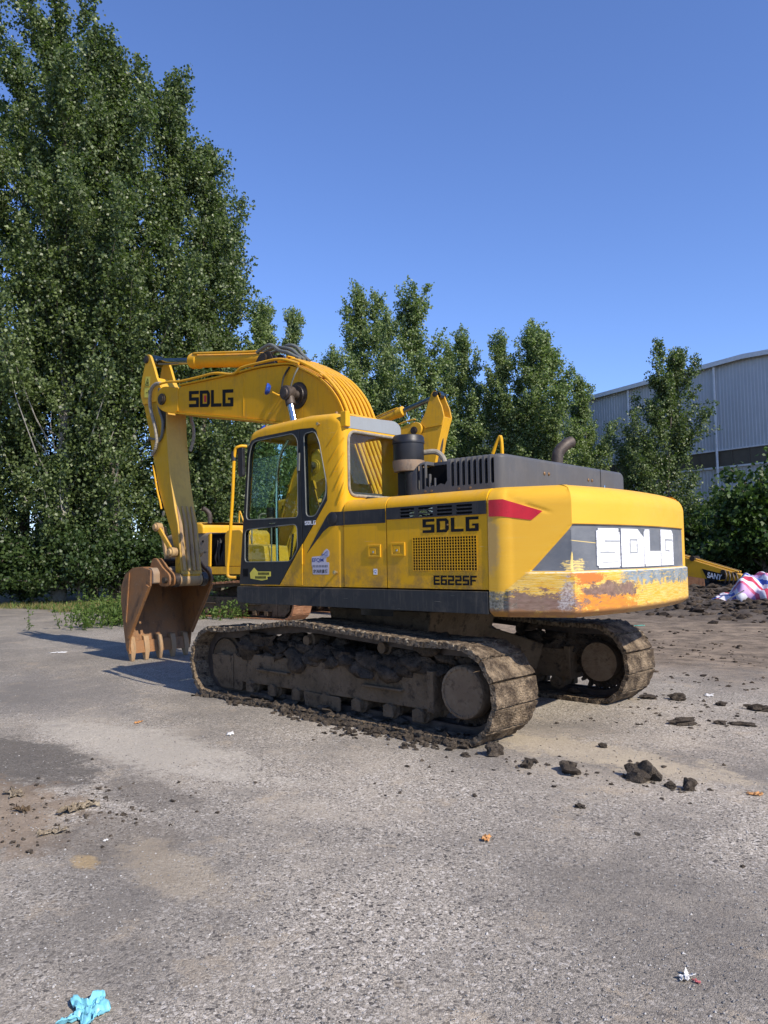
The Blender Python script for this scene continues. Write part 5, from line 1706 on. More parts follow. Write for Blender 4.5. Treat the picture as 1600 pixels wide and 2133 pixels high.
left = [  # px, depth, top pixel row, radius, label
    (-75, 25.5, -120, 4.3, 'tall dark poplar cut off by the left edge of the picture'),
    (122, 26.0, -60, 4.6, 'tallest poplar, its broad top leaving the frame at the upper left'),
    (242, 26.5, 48, 4.0, 'tall poplar with a double top just right of the tallest one'),
    (338, 28.5, 100, 3.3, 'poplar with one thin spire standing clear against the sky'),
    (425, 29.0, 285, 3.0, 'shorter poplar directly above the upright excavator arm'),
    (478, 31.5, 400, 2.8, 'poplar at the right end of the tall dark row, above the boom'),
    (190, 30.0, 15, 3.8, 'poplar half hidden between the tallest tree and the double topped one'),
    (45, 30.5, 60, 4.2, 'poplar filling the gap behind the two tallest trees at the left'),
]
for i, (px, dp, ty, rm, lb) in enumerate(left):
    x, y, z = spot(px, dp)
    H = height_at(px, ty, dp) - z
    big = rm > 2.3
    cm, tb = poplar(100 + i, H, rm, .5, int(H * 3.2), 32 if rm > 3.2 else 29, 40, .114, 'poplar_leaf', 1.25, bare={1: (4.9, 6.6, 0., .34), 0: (4.7, 6.5, 3.15, .36), 7: (5.2, 6.6, 1.5, .5)}.get(i))
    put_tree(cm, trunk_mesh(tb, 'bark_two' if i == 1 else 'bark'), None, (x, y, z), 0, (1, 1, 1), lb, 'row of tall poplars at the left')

var = []
for i, (Hh, rm) in enumerate(((15, 3.0), (15, 3.2), (15, 2.6), (15, 2.9))):
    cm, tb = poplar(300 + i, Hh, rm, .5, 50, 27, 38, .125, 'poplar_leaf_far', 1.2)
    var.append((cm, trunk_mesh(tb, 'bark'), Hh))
mid = [
    (528, 37, 640, .85, 2, 'small poplar top peeping over the arm cylinder hoses'),
    (556, 46, 652, .8, 0, 'slim poplar just right of the tall dark row'),
    (632, 45, 642, .8, 2, 'lone poplar top above the hump of the boom'),
    (748, 46, 602, 1.05, 1, 'pale bushy poplar right of the boom pipes'),
    (872, 44, 606, 1.15, 0, 'dense dark poplar above the smaller excavator arm'),
    (812, 50, 640, .8, 3, 'thin poplar squeezed between the pale and the dense one'),
    (985, 48, 690, .9, 3, 'poplar with bare twigs above the hood grab bar'),
    (1045, 47, 705, .9, 2, 'poplar left of the twin tops, above the engine hood'),
    (1108, 46, 672, .95, 3, 'left one of the twin poplars behind the exhaust pipe'),
    (1178, 45, 690, 1.1, 1, 'right one of the twin poplars behind the exhaust pipe'),
    (1235, 47, 790, .8, 2, 'short poplar against the left end of the grey hall'),
    (920, 51, 720, .9, 1, 'poplar behind the dense dark one'),
    (690, 51, 725, .9, 3, 'low poplar behind the pipes of the boom'),
]
for i, (px, dp, ty, wd, v, lb) in enumerate(mid):
    x, y, z = spot(px, dp)
    H = height_at(px, ty, dp) - z
    cm, tm, hh = var[v]
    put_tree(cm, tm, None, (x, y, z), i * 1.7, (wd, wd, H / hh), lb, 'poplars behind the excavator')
for i, (x, y) in enumerate(((23.5, 3.5), (22.0, 9.0), (20.5, 14.5), (18.5, 20.0), (16.0, 25.0))):
    cm, tm, hh = var[(i + 1) % 4]
    put_tree(cm, tm, None, (x, y, float(gz(x, y))), i * 2.3, (1.35, 1.35, 1.25), 'poplar number %s along the row outside the frame, mirrored in the cab windows' % ('one', 'two', 'three', 'four', 'five')[i], 'poplars further along the row')
x, y, z = spot(1392, 38)
H = height_at(1392, 738, 38) - z
cm, tb = poplar(402, H, 3.3, .4, 50, 32, 40, .112, 'poplar_leaf', 1.0)
put_tree(cm, trunk_mesh(tb, 'bark'), None, (x, y, z), .5, (1, 1, 1), 'single poplar standing in front of the grey metal hall', None)

def bushy(seed, Rm, H, n, ls, mat, layered=False, open_=.0):
    g = np.random.default_rng(seed)
    Ps, As = [], []
    mb = MB()
    nl = 34 if layered else 26
    for i in range(nl):
        ph = g.uniform(0, 2 * math.pi); el = g.uniform(.05, 1.0)
        rr = Rm * g.uniform(.45, 1.0) * math.sqrt(max(.05, 1 - el ** 2 * .8))
        tip = np.array([math.cos(ph) * rr, math.sin(ph) * rr, H * (.12 + .86 * el) * g.uniform(.85, 1)])
        st = np.array([0, 0, min(tip[2] * .6, H * .35)])
        m_ = (st + tip) / 2 + np.array([0, 0, .15 * H * g.random()])
        mb.tube([Vector((0, 0, -.1)), Vector(st), Vector(m_), Vector(tip)], [.02 * H, .013 * H, .008 * H, .004 * H], 5)
        for j in range(9):
            k = g.uniform(.25, 1)
            b = (st * (1 - k) ** 2 + 2 * m_ * k * (1 - k) + tip * k * k)
            q = g.normal(size=(n, 3)) * np.array([.26, .26, .09 if layered else .2]) * Rm * .55
            Ps.append(b + q)
            A = g.normal(size=(n, 3)) + (np.array([math.cos(ph), math.sin(ph), -.3]) if layered else 0)
            As.append(A)
    P, A = np.concatenate(Ps), np.concatenate(As)
    P[:, 2] = np.maximum(P[:, 2], .05)
    return leaf_mesh('crown', P, A, ls, mat, g, .75), trunk_mesh(mb, 'bark')
b1 = bushy(61, 1.6, 3.0, 34, .12, 'bush_leaf'); b2 = bushy(62, 1.4, 2.4, 30, .12, 'bush_leaf')
bl = [(-30, 24.5, b1, 1.1, 'dark bush at the foot of the poplars, cut by the left edge'), (70, 25.5, b2, 1.0, 'low bush below the bare pale trunk'),
      (165, 25.0, b1, .95, 'dark bush between the pale trunk and the bucket'), (250, 26.0, b2, 1.2, 'bush right behind the raised edge of the bucket'),
      (335, 27.0, b1, 1.0, 'bush seen past the lower end of the arm'), (430, 29.0, b2, 1.2, 'bush behind the tail of the older excavator'), (500, 31.0, b1, 1.1, 'bush behind the cab of the excavators')]
for i, (px, dp, (c_, t_), s_, lb) in enumerate(bl):
    put_tree(c_, t_, None, spot(px, dp), i * 2.1, (s_, s_, s_ * (.9 + .1 * (i % 3))), lb, 'bushes under the poplars', 'bush', 'bush')
b3 = bushy(63, 2.6, 5.4, 30, .20, 'broad_leaf', True); b4 = bushy(64, 1.9, 3.2, 36, .17, 'bush_leaf', True)
put_tree(*b3, None, spot(1592, 31), .4, (1.1, 1.1, 1.12), 'broad leaved dark tree at the right edge behind the striped tarpaulin', None, 'broadleaf_tree')
put_tree(*b3, None, spot(1505, 36), 2.2, (.9, .9, .78), 'broad leaved dark tree next to the right of the single poplar', None, 'broadleaf_tree')
for i, (px, dp, s_, lb) in enumerate(((1440, 38, 1.1, 'dark shrub beside the rear corner of the counterweight'), (1478, 36, 1.0, 'dark shrub above the lettering of the lying boom'), (1545, 34, 1.0, 'dark shrub behind the lower end of the lying boom'), (1615, 32, 1.0, 'dark shrub behind the tarpaulin at the right edge'), (1395, 37, 1.2, 'dark shrub at the foot of the single poplar'), (1525, 37, 1.5, 'tall dark shrub in the shade before the hall wall'))):
    put_tree(*b4, None, spot(px, dp), i * 1.3, (s_, s_, s_), lb, 'shrubs along the hall', 'shrub', 'bush')

# ------------------------------------------------------------------ factory hall
def make_hall():
    t = NT('cladding')
    c = t.mix(t.rmp(t.noise(.6, 5), .35, .65), (.50, .505, .50), (.56, .56, .55))
    c = t.mix(t.m_('MULTIPLY', t.rmp(t.noise(3, 6, .7, (4, 4, .25)), .52, .75), .35), c, (.38, .385, .38))
    MAT['cladding'] = t.done(c, .5, .1, .4)
    plain('hall_trim', (.68, .68, .66), .55, var=.1)
    plain('hall_pane', (.105, .085, .062), .35, var=.4, scale=.8)
    plain('hall_roof', (.38, .42, .46), .5, var=.1)
    h = thing('factory_hall', 'long grey corrugated metal hall with a brown window band behind the trees', 'building', (13.44, -39.0, 0), R(-10))
    # local x = along wall (towards the far left), +y faces the camera side
    T0, T1, TR = -24., 26., -5.
    def roof(x): return 12.33 - .044 * abs(x - TR)
    def clad(name, z0, ztop):
        mb = MB(); v = []; f = []
        per = .20
        xs = np.arange(T0, T1, per)
        prof = []
        for x in xs:
            prof += [(x, 0.), (x + per * .62, 0.), (x + per * .70, .032), (x + per * .92, .032)]
        prof.append((T1, 0.))
        for (x, d) in prof:
            v += [(x, d, z0), (x, d, ztop(x))]
        for i in range(len(prof) - 1):
            f.append((2 * i, 2 * i + 1, 2 * i + 3, 2 * i + 2))
        mb.add(v, f)
        return obj(name, mb, 'cladding', h, smooth=0)
    clad('upper_cladding', 7.36, roof)
    clad('lower_cladding', -.2, lambda x: 6.36)
    mb = MB(); mb.add([(T0, -.12, -.2), (T1, -.12, -.2), (T1, -30, -.2), (T0, -30, -.2), (T0, -.12, roof(T0) - .1), (TR, -.12, roof(TR) - .1), (T1, -.12, roof(T1) - .1), (T0, -30, roof(T0) - .1), (TR, -30, roof(TR) - .1), (T1, -30, roof(T1) - .1)],
                      [(0, 1, 6, 5, 4), (3, 7, 8, 9, 2), (0, 4, 7, 3), (1, 2, 9, 6)])
    obj('hall_body', mb, 'hall_trim', h, smooth=0)
    mb = MB()
    mb.prism([(T0 - .3, roof(T0)), (TR, roof(TR) + .02), (T1 + .3, roof(T1)), (T1 + .3, roof(T1) + .14), (TR, roof(TR) + .16), (T0 - .3, roof(T0) + .14)], 'y', .30, -30.3)
    obj('roof', mb, 'hall_roof', h, smooth=0)
    mb = MB()
    mb.prism([(T0 - .3, roof(T0) - .10), (TR, roof(TR) - .08), (T1 + .3, roof(T1) - .10), (T1 + .3, roof(T1) + .16), (TR, roof(TR) + .18), (T0 - .3, roof(T0) + .16)], 'y', .305, .345)
    obj('fascia', mb, 'hall_trim', h, smooth=0)
    mb = MB(); mb.box(T0, T1, .0, .10, 7.30, 7.38); obj('band_trim', mb, 'hall_trim', h, smooth=0)
    mb = MB(); mb.box(T0, T1, .0, .14, 6.30, 6.40); obj('window_sill', mb, 'hall_trim', h, smooth=0)
    for x in (-9.5, -3.2, 2.6, 8.6):
        mb = MB(); mb.cyl((x, .16, -.1), (x, .16, roof(x) - .1), .07, n=10); obj('downpipe', mb, 'hall_trim', h)
    pane_me = None
    for k in range(26):
        x = -14 + k * 1.0
        if pane_me is None:
            XF.append(Matrix.Identity(4)); mb = MB(); mb.box(.03, .97, -.04, -.02, 6.40, 7.30); pane_me = mesh_from(mb, 'window_pane', smooth=0); XF.pop(); pane_me.materials.append(MAT['hall_pane'])
            XF.append(Matrix.Identity(4)); mb = MB(); mb.box(-.03, .03, -.06, .03, 6.40, 7.30); mul_me = mesh_from(mb, 'mullion', smooth=0); XF.pop(); mul_me.materials.append(MAT['hall_pane'])
        for nm, me in (('window_pane', pane_me), ('mullion', mul_me)):
            o = bpy.data.objects.new(nm, me); col.objects.link(o); o.parent = h; o.location = (x, 0, 0)
make_hall()

# ------------------------------------------------------------------ low wall behind the poplars
def make_wall():
    t = NT('wall_render')
    b = t.new('TexBrick'); t.l.new(t.co('Object', (1, 1, 1)), b.inputs['Vector'])
    c = t.mix(t.rmp(t.noise(1.2, 5), .35, .65), (.42, .33, .22), (.55, .46, .33))
    MAT['wall_render'] = t.done(c, .85, 0, .2)
    a = Vector(spot(-260, 33)); e = Vector(spot(560, 40))
    d = (e - a); L = d.length
    w = thing('yard_wall', 'low tan brick wall glimpsed through the bushes at the left', 'wall', (a.x, a.y, .05), math.atan2(d.y, d.x))
    w['kind'] = 'thing'
    mb = MB(); mb.box(0, L, -.12, .12, -.2, 1.75); obj('wall_body', mb, 'wall_render', w, smooth=0)
    mb = MB(); mb.box(0, L, -.17, .17, 1.75, 1.85); obj('coping', mb, 'wall_render', w, smooth=0)
make_wall()

# ------------------------------------------------------------------ lying crane boom, scrap and tarpaulin on the right
def make_lying_boom():
    dp = 26.5
    a = CAM + ray(1390, 1152) * (dp + 1.0); b = CAM + ray(1548, 1199) * (dp - .8)
    d = b - a; d.z = 0
    L = d.length; rz = math.atan2(d.y, d.x)
    dz = (b.z - a.z)
    o = thing('machine_boom', 'yellow boom section with a black name panel lying on the soil near the tarpaulin', 'boom', (a.x, a.y, a.z), rz)
    def q(x, z): return (x, z + dz * x / L)
    ht = [q(0, .06), q(L, .03), q(L, -.16), q(L * .72, -.40), q(L * .2, -.62), q(0, -.62)]
    mb = MB(); mb.prism(ht, 'y', -.2, .2); obj('boom_box', mb, 'yellow_old', o, bev=.01)
    sgn = 1 if (Matrix.Rotation(rz, 3, 'Z') @ Vector((0, 1, 0))).dot(CAM - a) > 0 else -1
    pan = [q(L * .50, -.16), q(L * .80, -.12), q(L * .80, -.28), q(L * .68, -.42), q(L * .57, -.50)]
    mb = MB(); mb.prism(pan, 'y', sgn * .2005, sgn * .206); pn = obj('name_panel', mb, 'decal_black', o, smooth=0)
    def fn(u, v, h):
        x = L * (.565 + .20 * u); p = q(x, -.42 + .20 * v + .07 * u)
        return Vector((p[0], sgn * (.206 + h), p[1]))
    mb = text_mb('SANY', fn, bold=.03, shear=.25); obj('lettering', mb, 'decal_white', pn, smooth=0)
    for k, (y, zz) in enumerate(((.12, .10), (.0, .11), (-.12, .10))):
        mb = MB(); mb.tube([q_ for q_ in [(x, y, q(x, zz)[1]) for x in np.linspace(.1, L - .1, 6)]], .03, 7); obj('pipe', mb, 'yellow_old' if k != 1 else 'steel_dark', o)
    mb = MB()
    for k in range(4):
        x = L * .80 + k * .12
        mb.tube(lerp_path([(x, sgn * .22, q(x, .02)[1]), (x + .08, sgn * .32, q(x, -.15)[1]), (x + .02, sgn * .30, q(x, -.40)[1])], 4), .03, 6)
    obj('hose_bundle', mb, 'steel_dark', o)
    for x, z, r_ in ((L * .38, .10, .09), (L * .78, -.05, .08), (L * .92, .0, .06)):
        mb = MB(); mb.cyl((x, -.26, q(x, z)[1]), (x, .26, q(x, z)[1]), r_, n=14); obj('pin_boss', mb, 'grease', o)
make_lying_boom()

def make_scrap():
    g = random.Random(4)
    p = gpt(1456, 1217)
    t = thing('scrap_housing', 'black broken machine housing below the end of the lying boom', 'scrap', (p.x, p.y, p.z), .5)
    mb = MB(); mb.prism(rpoly([(-.4, 0), (.45, 0), (.55, .35), (.25, .62), (-.3, .5)], .1, 4), 'y', -.3, .3); obj('housing_shell', mb, 'plastic_black', t, bev=.03, seg=2)
    mb = MB(); mb.box(-.15, .2, -.32, -.302, .12, .38); obj('housing_panel', mb, 'hose_grey', t)
    mb = MB(); mb.tube(lerp_path([(-.5, -.4, .05), (-.2, -.5, .3), (.3, -.45, .2), (.6, -.5, .03)], 5), .05, 8); obj('loose_hose', mb, 'rubber', t)
    p = gpt(1440, 1222)
    t = thing('steel_drum_end', 'rusty brown plate leaning beside the black scrap housing', 'scrap', (p.x, p.y, p.z), .2)
    mb = MB(); mb.prism([(-.5, 0), (.5, 0), (.35, .55), (-.45, .7)], 'y', -.02, .02); obj('plate_sheet', mb, 'shoe_rust', t)
    mb = MB(); mb.box(-.5, .5, -.06, .06, 0, .05); obj('plate_foot', mb, 'shoe_rust', t)
    for i, (px, py, r_, lb) in enumerate(((1447, 1226, .16, 'grey round stone lying below the scrap housing'), (1482, 1222, .12, 'brown stone lying between scrap and tarpaulin'))):
        global ICO
        ICO = ICO2
        p = gpt(px, py); mb = MB(); mb.blob((0, 0, r_ * .3), r_, 70 + i, (1.3, 1, .7), .3)
        o = obj('stone', mb, 'clod', smooth=60); o.location = p; tag(o, lb, 'stone')
make_scrap()

def make_tarp():
    t = NT('tarp')
    X = t.xyz()
    w = t.new('TexWave'); w.wave_type = 'BANDS'; w.bands_direction = 'X'
    w.inputs['Scale'].default_value = .62; w.inputs['Distortion'].default_value = .25
    uv = t.new('UVMap'); t.l.new(uv.outputs[0], w.inputs['Vector'])
    sx = t.new('SeparateXYZ'); t.l.new(uv.outputs[0], sx.inputs[0])
    fr = t.m_('FRACT', t.m_('MULTIPLY', sx.outputs[0], 2.2))
    ramp = t.new('ValToRGB'); ramp.color_ramp.interpolation = 'CONSTANT'
    els = ramp.color_ramp.elements
    els[0].position = 0; els[0].color = (.72, .70, .76, 1)
    els[1].position = .22; els[1].color = (.52, .05, .09, 1)
    for p_, c_ in ((.38, (.72, .70, .74, 1)), (.55, (.05, .09, .38, 1)), (.68, (.70, .70, .76, 1)), (.80, (.45, .28, .50, 1)), (.90, (.50, .10, .18, 1))):
        e = els.new(p_); e.color = c_
    t.l.new(fr, ramp.inputs[0])
    t.bump(t.noise(22, 4), .3, .01)
    MAT['tarp'] = t.done(ramp.outputs[0], .5, 0, .3)
    a = gpt(1478, 1253); b = gpt(1606, 1257)
    # mound long axis along the picture plane
    d = (b - a); d.z = 0; L = d.length * 2.0; d.normalize()
    n = Vector((-d.y, d.x, 0))
    if n.dot(CAM - a) > 0: n = -n
    nu, nv = 90, 60
    V, UV = [], []
    for i in range(nu):
        for j in range(nv):
            u, v = i / (nu - 1), j / (nv - 1)
            p = a + d * (L * u) + n * (2.0 * v - .05)
            prof = math.sin(math.pi * min(1, v * 1.02)) ** .45
            along = .12 * float(ss(.0, .05, np.array(u))) + .88 * float(ss(.10, .30, np.array(u))) * (1 - .75 * float(ss(.82, 1.0, np.array(u))))
            ridge = .70 * along * prof
            ridge *= 1 + .10 * math.sin(u * 9) + .07 * math.sin(u * 23 + v * 7)
            ridge += .10 * (float(fbm(np.array(u * 14.), np.array(v * 9.), 3, 3)) - .4) * (1 if v > .04 else .4)
            ridge += .045 * math.sin((u * 3 + v) * 16) * prof * along + .09 * (abs(float(fbm(np.array(u * 26.), np.array(v * 5. + u * 9), 2, 6)) - .4)) * along
            edge = .10 * math.sin(u * 31) * (1 - v) + .18 * (float(vnoise(np.array(u * 12.), np.array(1.), 8)) - .5) * (1 - v)
            p = p - n * edge
            z = float(gz(p.x, p.y)) + .03 + max(-.0, ridge)
            V.append((p.x - a.x, p.y - a.y, z)); UV.append((u * L * .32 + v * 1.0 + .12 * float(fbm(np.array(u * 8.), np.array(v * 8.), 2, 2)), v))
    F = [(i * nv + j, (i + 1) * nv + j, (i + 1) * nv + j + 1, i * nv + j + 1) for i in range(nu - 1) for j in range(nv - 1)]
    me = bpy.data.meshes.new('tarpaulin'); me.from_pydata(V, [], F)
    ul = me.uv_layers.new(name='UVMap')
    vi = np.zeros(len(me.loops), np.int32); me.loops.foreach_get('vertex_index', vi)
    ul.data.foreach_set('uv', np.array(UV)[vi].ravel().astype(np.float32))
    me.polygons.foreach_set('use_smooth', [True] * len(F))
    o = obj('tarpaulin', me, 'tarp')
    o.location = (a.x, a.y, 0)
    m = o.modifiers.new('s', 'SOLIDIFY'); m.thickness = .006
    tag(o, 'red, white and blue striped tarpaulin heaped on the black soil', 'tarpaulin')
    p = a + d * (L * .16) + n * .1
    mb = MB(); mb.obox((0, 0, .02), tuple(d * .45 + Vector((0, 0, .30))), .05, .03); 
    st = obj('wooden_stick', mb, 'bark_pale', bev=.004); st.location = (p.x - n.x * .35, p.y - n.y * .35, float(gz(p.x, p.y)) + .05)
    tag(st, 'short pale stick leaning on the left side of the tarpaulin', 'stick')
make_tarp()

# ------------------------------------------------------------------ clods, litter
def clod(px, py, r_, seed, lb, sq=(1.2, 1, .8), grp='mud clods dropped from the tracks', rz=0.):
    global ICO
    ICO = ICO3
    p = gpt(px, py)
    mb = MB()
    V, F = ICO3
    g = np.random.default_rng(seed)
    d = np.ones(len(V))
    for _ in range(9):
        a = g.normal(size=3); a /= np.linalg.norm(a)
        d += .11 * np.sin((V @ a) * g.uniform(2, 9) + g.uniform(0, 6))
    d += g.normal(size=len(V)) * .06
    r_ = r_ * .9
    P = V * d[:, None] * r_ * np.array(sq)
    P[:, 2] = np.maximum(P[:, 2] + r_ * sq[2] * .55, -.004)
    mb.add([tuple(q) for q in P], F)
    o = obj('mud_clod', mb, 'clod', smooth=28)
    o.location = p; o.rotation_euler = (0, 0, rz)
    tag(o, lb, 'mud clod', grp)
clod(1028, 1572, .072, 1, 'squarish dark clod right behind the near track', (1, 1, .95))
clod(1190, 1608, .085, 2, 'long low clod midway between the track and the largest clod', (1.25, .8, .6), rz=-.7)
clod(1340, 1622, .105, 3, 'largest dark clod, a pointed lump at the lower right', (1.15, .8, .75), rz=-.6)
clod(1438, 1645, .062, 4, 'upright ragged clod just right of the largest one', (.8, .7, .95))
clod(1398, 1640, .035, 5, 'small clod between the largest and the ragged one', (1.2, 1, .7))
clod(1098, 1598, .042, 6, 'small round clod in a pair right of the squarish one', (1, 1, .85))
clod(1108, 1588, .036, 7, 'small flat clod touching the round one behind the track', (1.4, .9, .6))
clod(970, 1575, .03, 8, 'little clod left of the squarish one by the track', (1.4, 1, .6))
clod(1425, 1508, .085, 9, 'broad flat brown clod on the pale dust right of the far track', (1.5, .9, .5), rz=.6)
clod(1412, 1458, .075, 10, 'dark clod furthest back, next to the white scrap', (1.3, .9, .6))
clod(1352, 1455, .06, 11, 'flat clod closest to the rear of the far track', (1.6, 1, .45))
clod(1503, 1470, .05, 12, 'clod below the white scrap', (1.2, .9, .6))
clod(1582, 1480, .075, 13, 'flat black clod at the right edge of the yard', (1.5, .9, .5))
clod(1502, 1508, .04, 14, 'small clod right of the broad flat brown one', (1.3, 1, .6))
clod(1550, 1511, .055, 15, 'flat clod near the right edge below the black one', (1.7, .9, .4))
clod(1257, 1557, .032, 16, 'lone small clod on the bare gravel behind the machine', (1.2, 1, .7))
clod(1208, 1682, .025, 17, 'lone tiny clod on the gravel below the long low clod', (1.2, 1, .6))
clod(842, 1558, .035, 18, 'small clod on the edge of the fallen mud by the near track', (1, 1, .8))

def crumbs():
    global ICO
    ICO = ICO1
    g = np.random.default_rng(31)
    mb = MB()
    for (px, py, n, sp) in ((1028, 1572, 14, .12), (1190, 1608, 22, .16), (1340, 1625, 40, .22), (1438, 1645, 18, .12), (1100, 1595, 16, .12), (1425, 1508, 26, .25), (1412, 1458, 22, .3), (1352, 1455, 20, .25), (1503, 1470, 14, .2), (1582, 1480, 20, .3), (1550, 1511, 14, .2), (1250, 1500, 60, .8), (1450, 1560, 50, .8), (900, 1585, 40, .5), (90, 1690, 110, .35), (180, 1700, 70, .3)):
        p = gpt(px, py)
        for _ in range(n):
            x, y = p.x + g.normal() * sp, p.y + g.normal() * sp
            r_ = .004 + .014 * g.random() ** 3
            mb.blob((x, y, float(gz(x, y)) + r_ * .3), r_, int(g.integers(1 << 30)), (1.2, 1, .7), .5)
    o = obj('mud_crumbs', mb, 'clod', smooth=0, kind='stuff')
    o['label'] = 'small mud crumbs scattered round the clods'; o['category'] = 'mud'
crumbs()

def scraps():
    def sheet(name, px, py, size, seed, mat, lb, cat, h=.03, asp=.6, n=9):
        g = np.random.default_rng(seed)
        p = gpt(px, py)
        V = []
        for i in range(n):
            for j in range(n):
                u, v = i / (n - 1) - .5, j / (n - 1) - .5
                k = 1 + .35 * math.sin(5 * math.atan2(v, u) + seed)
                V.append((u * size * k, v * size * asp * k, abs(h * (.45 + .5 * math.sin(u * 9 + seed) * math.cos(v * 8) + .35 * math.sin(u * 23 + v * 9 + seed) + .25 * math.cos(v * 27 - u * 13) + g.normal() * (.12 if n > 12 else .25))) + .004))
        F = [(i * n + j, (i + 1) * n + j, (i + 1) * n + j + 1, i * n + j + 1) for i in range(n - 1) for j in range(n - 1)]
        mb = MB(); mb.add(V, F)
        o = obj(name, mb, mat, smooth=60); o.location = p; o.rotation_euler = (0, 0, g.uniform(0, 6))
        m = o.modifiers.new('s', 'SOLIDIFY'); m.thickness = .0015
        tag(o, lb, cat)
    plain('plastic_blue', (.20, .52, .62), .4, var=.25, scale=30)
    plain('dead_leaf', (.48, .24, .09), .7, var=.3, scale=40)
    plain('paper', (.72, .71, .68), .7, var=.1)
    plain('plastic_green', (.10, .42, .33), .45, var=.25)
    plain('plastic_pink', (.55, .14, .15), .5, var=.2)
    sheet('plastic_scrap', 182, 2112, .150, 3, 'plastic_blue', 'crumpled light blue plastic scrap at the bottom left corner', 'litter', .022, .75, 26)
    sheet('dead_leaf', 1012, 1750, .062, 5, 'dead_leaf', 'curled orange leaf alone on the gravel in the foreground', 'leaf', .018)
    sheet('dead_leaf', 1572, 1656, .075, 6, 'dead_leaf', 'pale orange leaf at the right edge below the clods', 'leaf', .012)
    sheet('dead_leaf', 287, 1506, .075, 9, 'dead_leaf', 'reddish leaf lying left of the near track', 'leaf', .012)
    sheet('paper_scrap', 1477, 1449, .15, 8, 'paper', 'flat white scrap lying behind the far track', 'litter', .006, .5)
    sheet('paper_scrap', 480, 1530, .10, 11, 'paper', 'white scrap left of the fallen mud by the near track', 'litter', .01, .5)
    sheet('paper_scrap', 120, 1360, .22, 12, 'paper', 'white scrap on the dark gravel left of the bucket', 'litter', .01, .4)
    sheet('plastic_scrap', 1325, 1304, .35, 13, 'plastic_green', 'thin green plastic strip behind the counterweight', 'litter', .008, .3)
    sheet('plastic_scrap', 1428, 2040, .055, 14, 'paper', 'torn whitish scrap at the lower right', 'litter', .012)
    sheet('plastic_scrap', 1452, 2048, .022, 15, 'plastic_pink', 'tiny red scrap beside the torn whitish one', 'litter', .006)
    sheet('paper_scrap', 220, 1753, .022, 16, 'paper', 'tiny white chip on the dark earth patch at the left', 'litter', .006)
    sheet('earth_flake', 160, 1688, .20, 17, 'crust_dry', 'curled crust of dried mud standing up at the left', 'mud crust', .035, .35, 10)
    sheet('earth_flake', 30, 1655, .17, 18, 'crust_dry', 'pale flat mud crust at the left edge', 'mud crust', .02, .5, 10)
    sheet('earth_flake', 45, 1690, .10, 19, 'frame_mud', 'dark curled mud flake below the pale crust at the left edge', 'mud crust', .025, .5, 9)
    sheet('earth_flake', 110, 1735, .13, 20, 'crust_dry', 'rough mud crust below the curled one at the left', 'mud crust', .018, .5, 10)
    # metal wire end sticking out at the rear of the near track
    # fine loose gravel over the yard
    g = np.random.default_rng(5)
    N = 16000
    w = 1.9 + 9 * g.random(N) ** 1.6
    lat = (g.random(N) - .5) * 1.12 * w
    x = CAM.x + FH[0] * w + rt.x * lat; y = CAM.y + FH[1] * w + rt.y * lat
    keep = ~((np.abs(np.abs(y) - 1.135) < .34) & (np.abs(x) < 2.1))
    x, y = x[keep], y[keep]
    z = gz(x, y)
    base = np.array([(1, 0, 0), (-1, .1, 0), (0, 1, .1), (.1, -1, 0), (0, 0, .8), (0, 0, -.5)])
    fc = np.array([(0, 2, 4), (2, 1, 4), (1, 3, 4), (3, 0, 4), (2, 0, 5), (1, 2, 5), (3, 1, 5), (0, 3, 5)])
    n = len(x)
    s = (.0028 + .0042 * g.random(n) ** 3)[:, None, None] * (1 + .05 * 0)
    B = base[None] * (1 + .35 * g.normal(size=(n, 6, 3))) * s
    V = B + np.stack([x, y, z + .002], -1)[:, None]
    F = fc[None] + (np.arange(n) * 6)[:, None, None]
    me = bpy.data.meshes.new('loose_gravel')
    me.from_pydata(V.reshape(-1, 3).tolist(), [], F.reshape(-1, 3).tolist())
    at = me.attributes.new('tint', 'FLOAT', 'POINT')
    at.data.foreach_set('value', np.repeat(g.random(n) ** 1.5, 6).astype(np.float32))
    t = NT('gravel_chip')
    a = t.new('Attribute'); a.attribute_name = 'tint'
    MAT['gravel_chip'] = t.done(t.mix(a.outputs['Fac'], (.13, .125, .12), (.46, .44, .41)), .85, 0, .25)
    o = obj('gravel', me, 'gravel_chip', kind='stuff')
    o['label'] = 'fine loose gravel strewn over the grey yard'; o['category'] = 'gravel'
scraps()

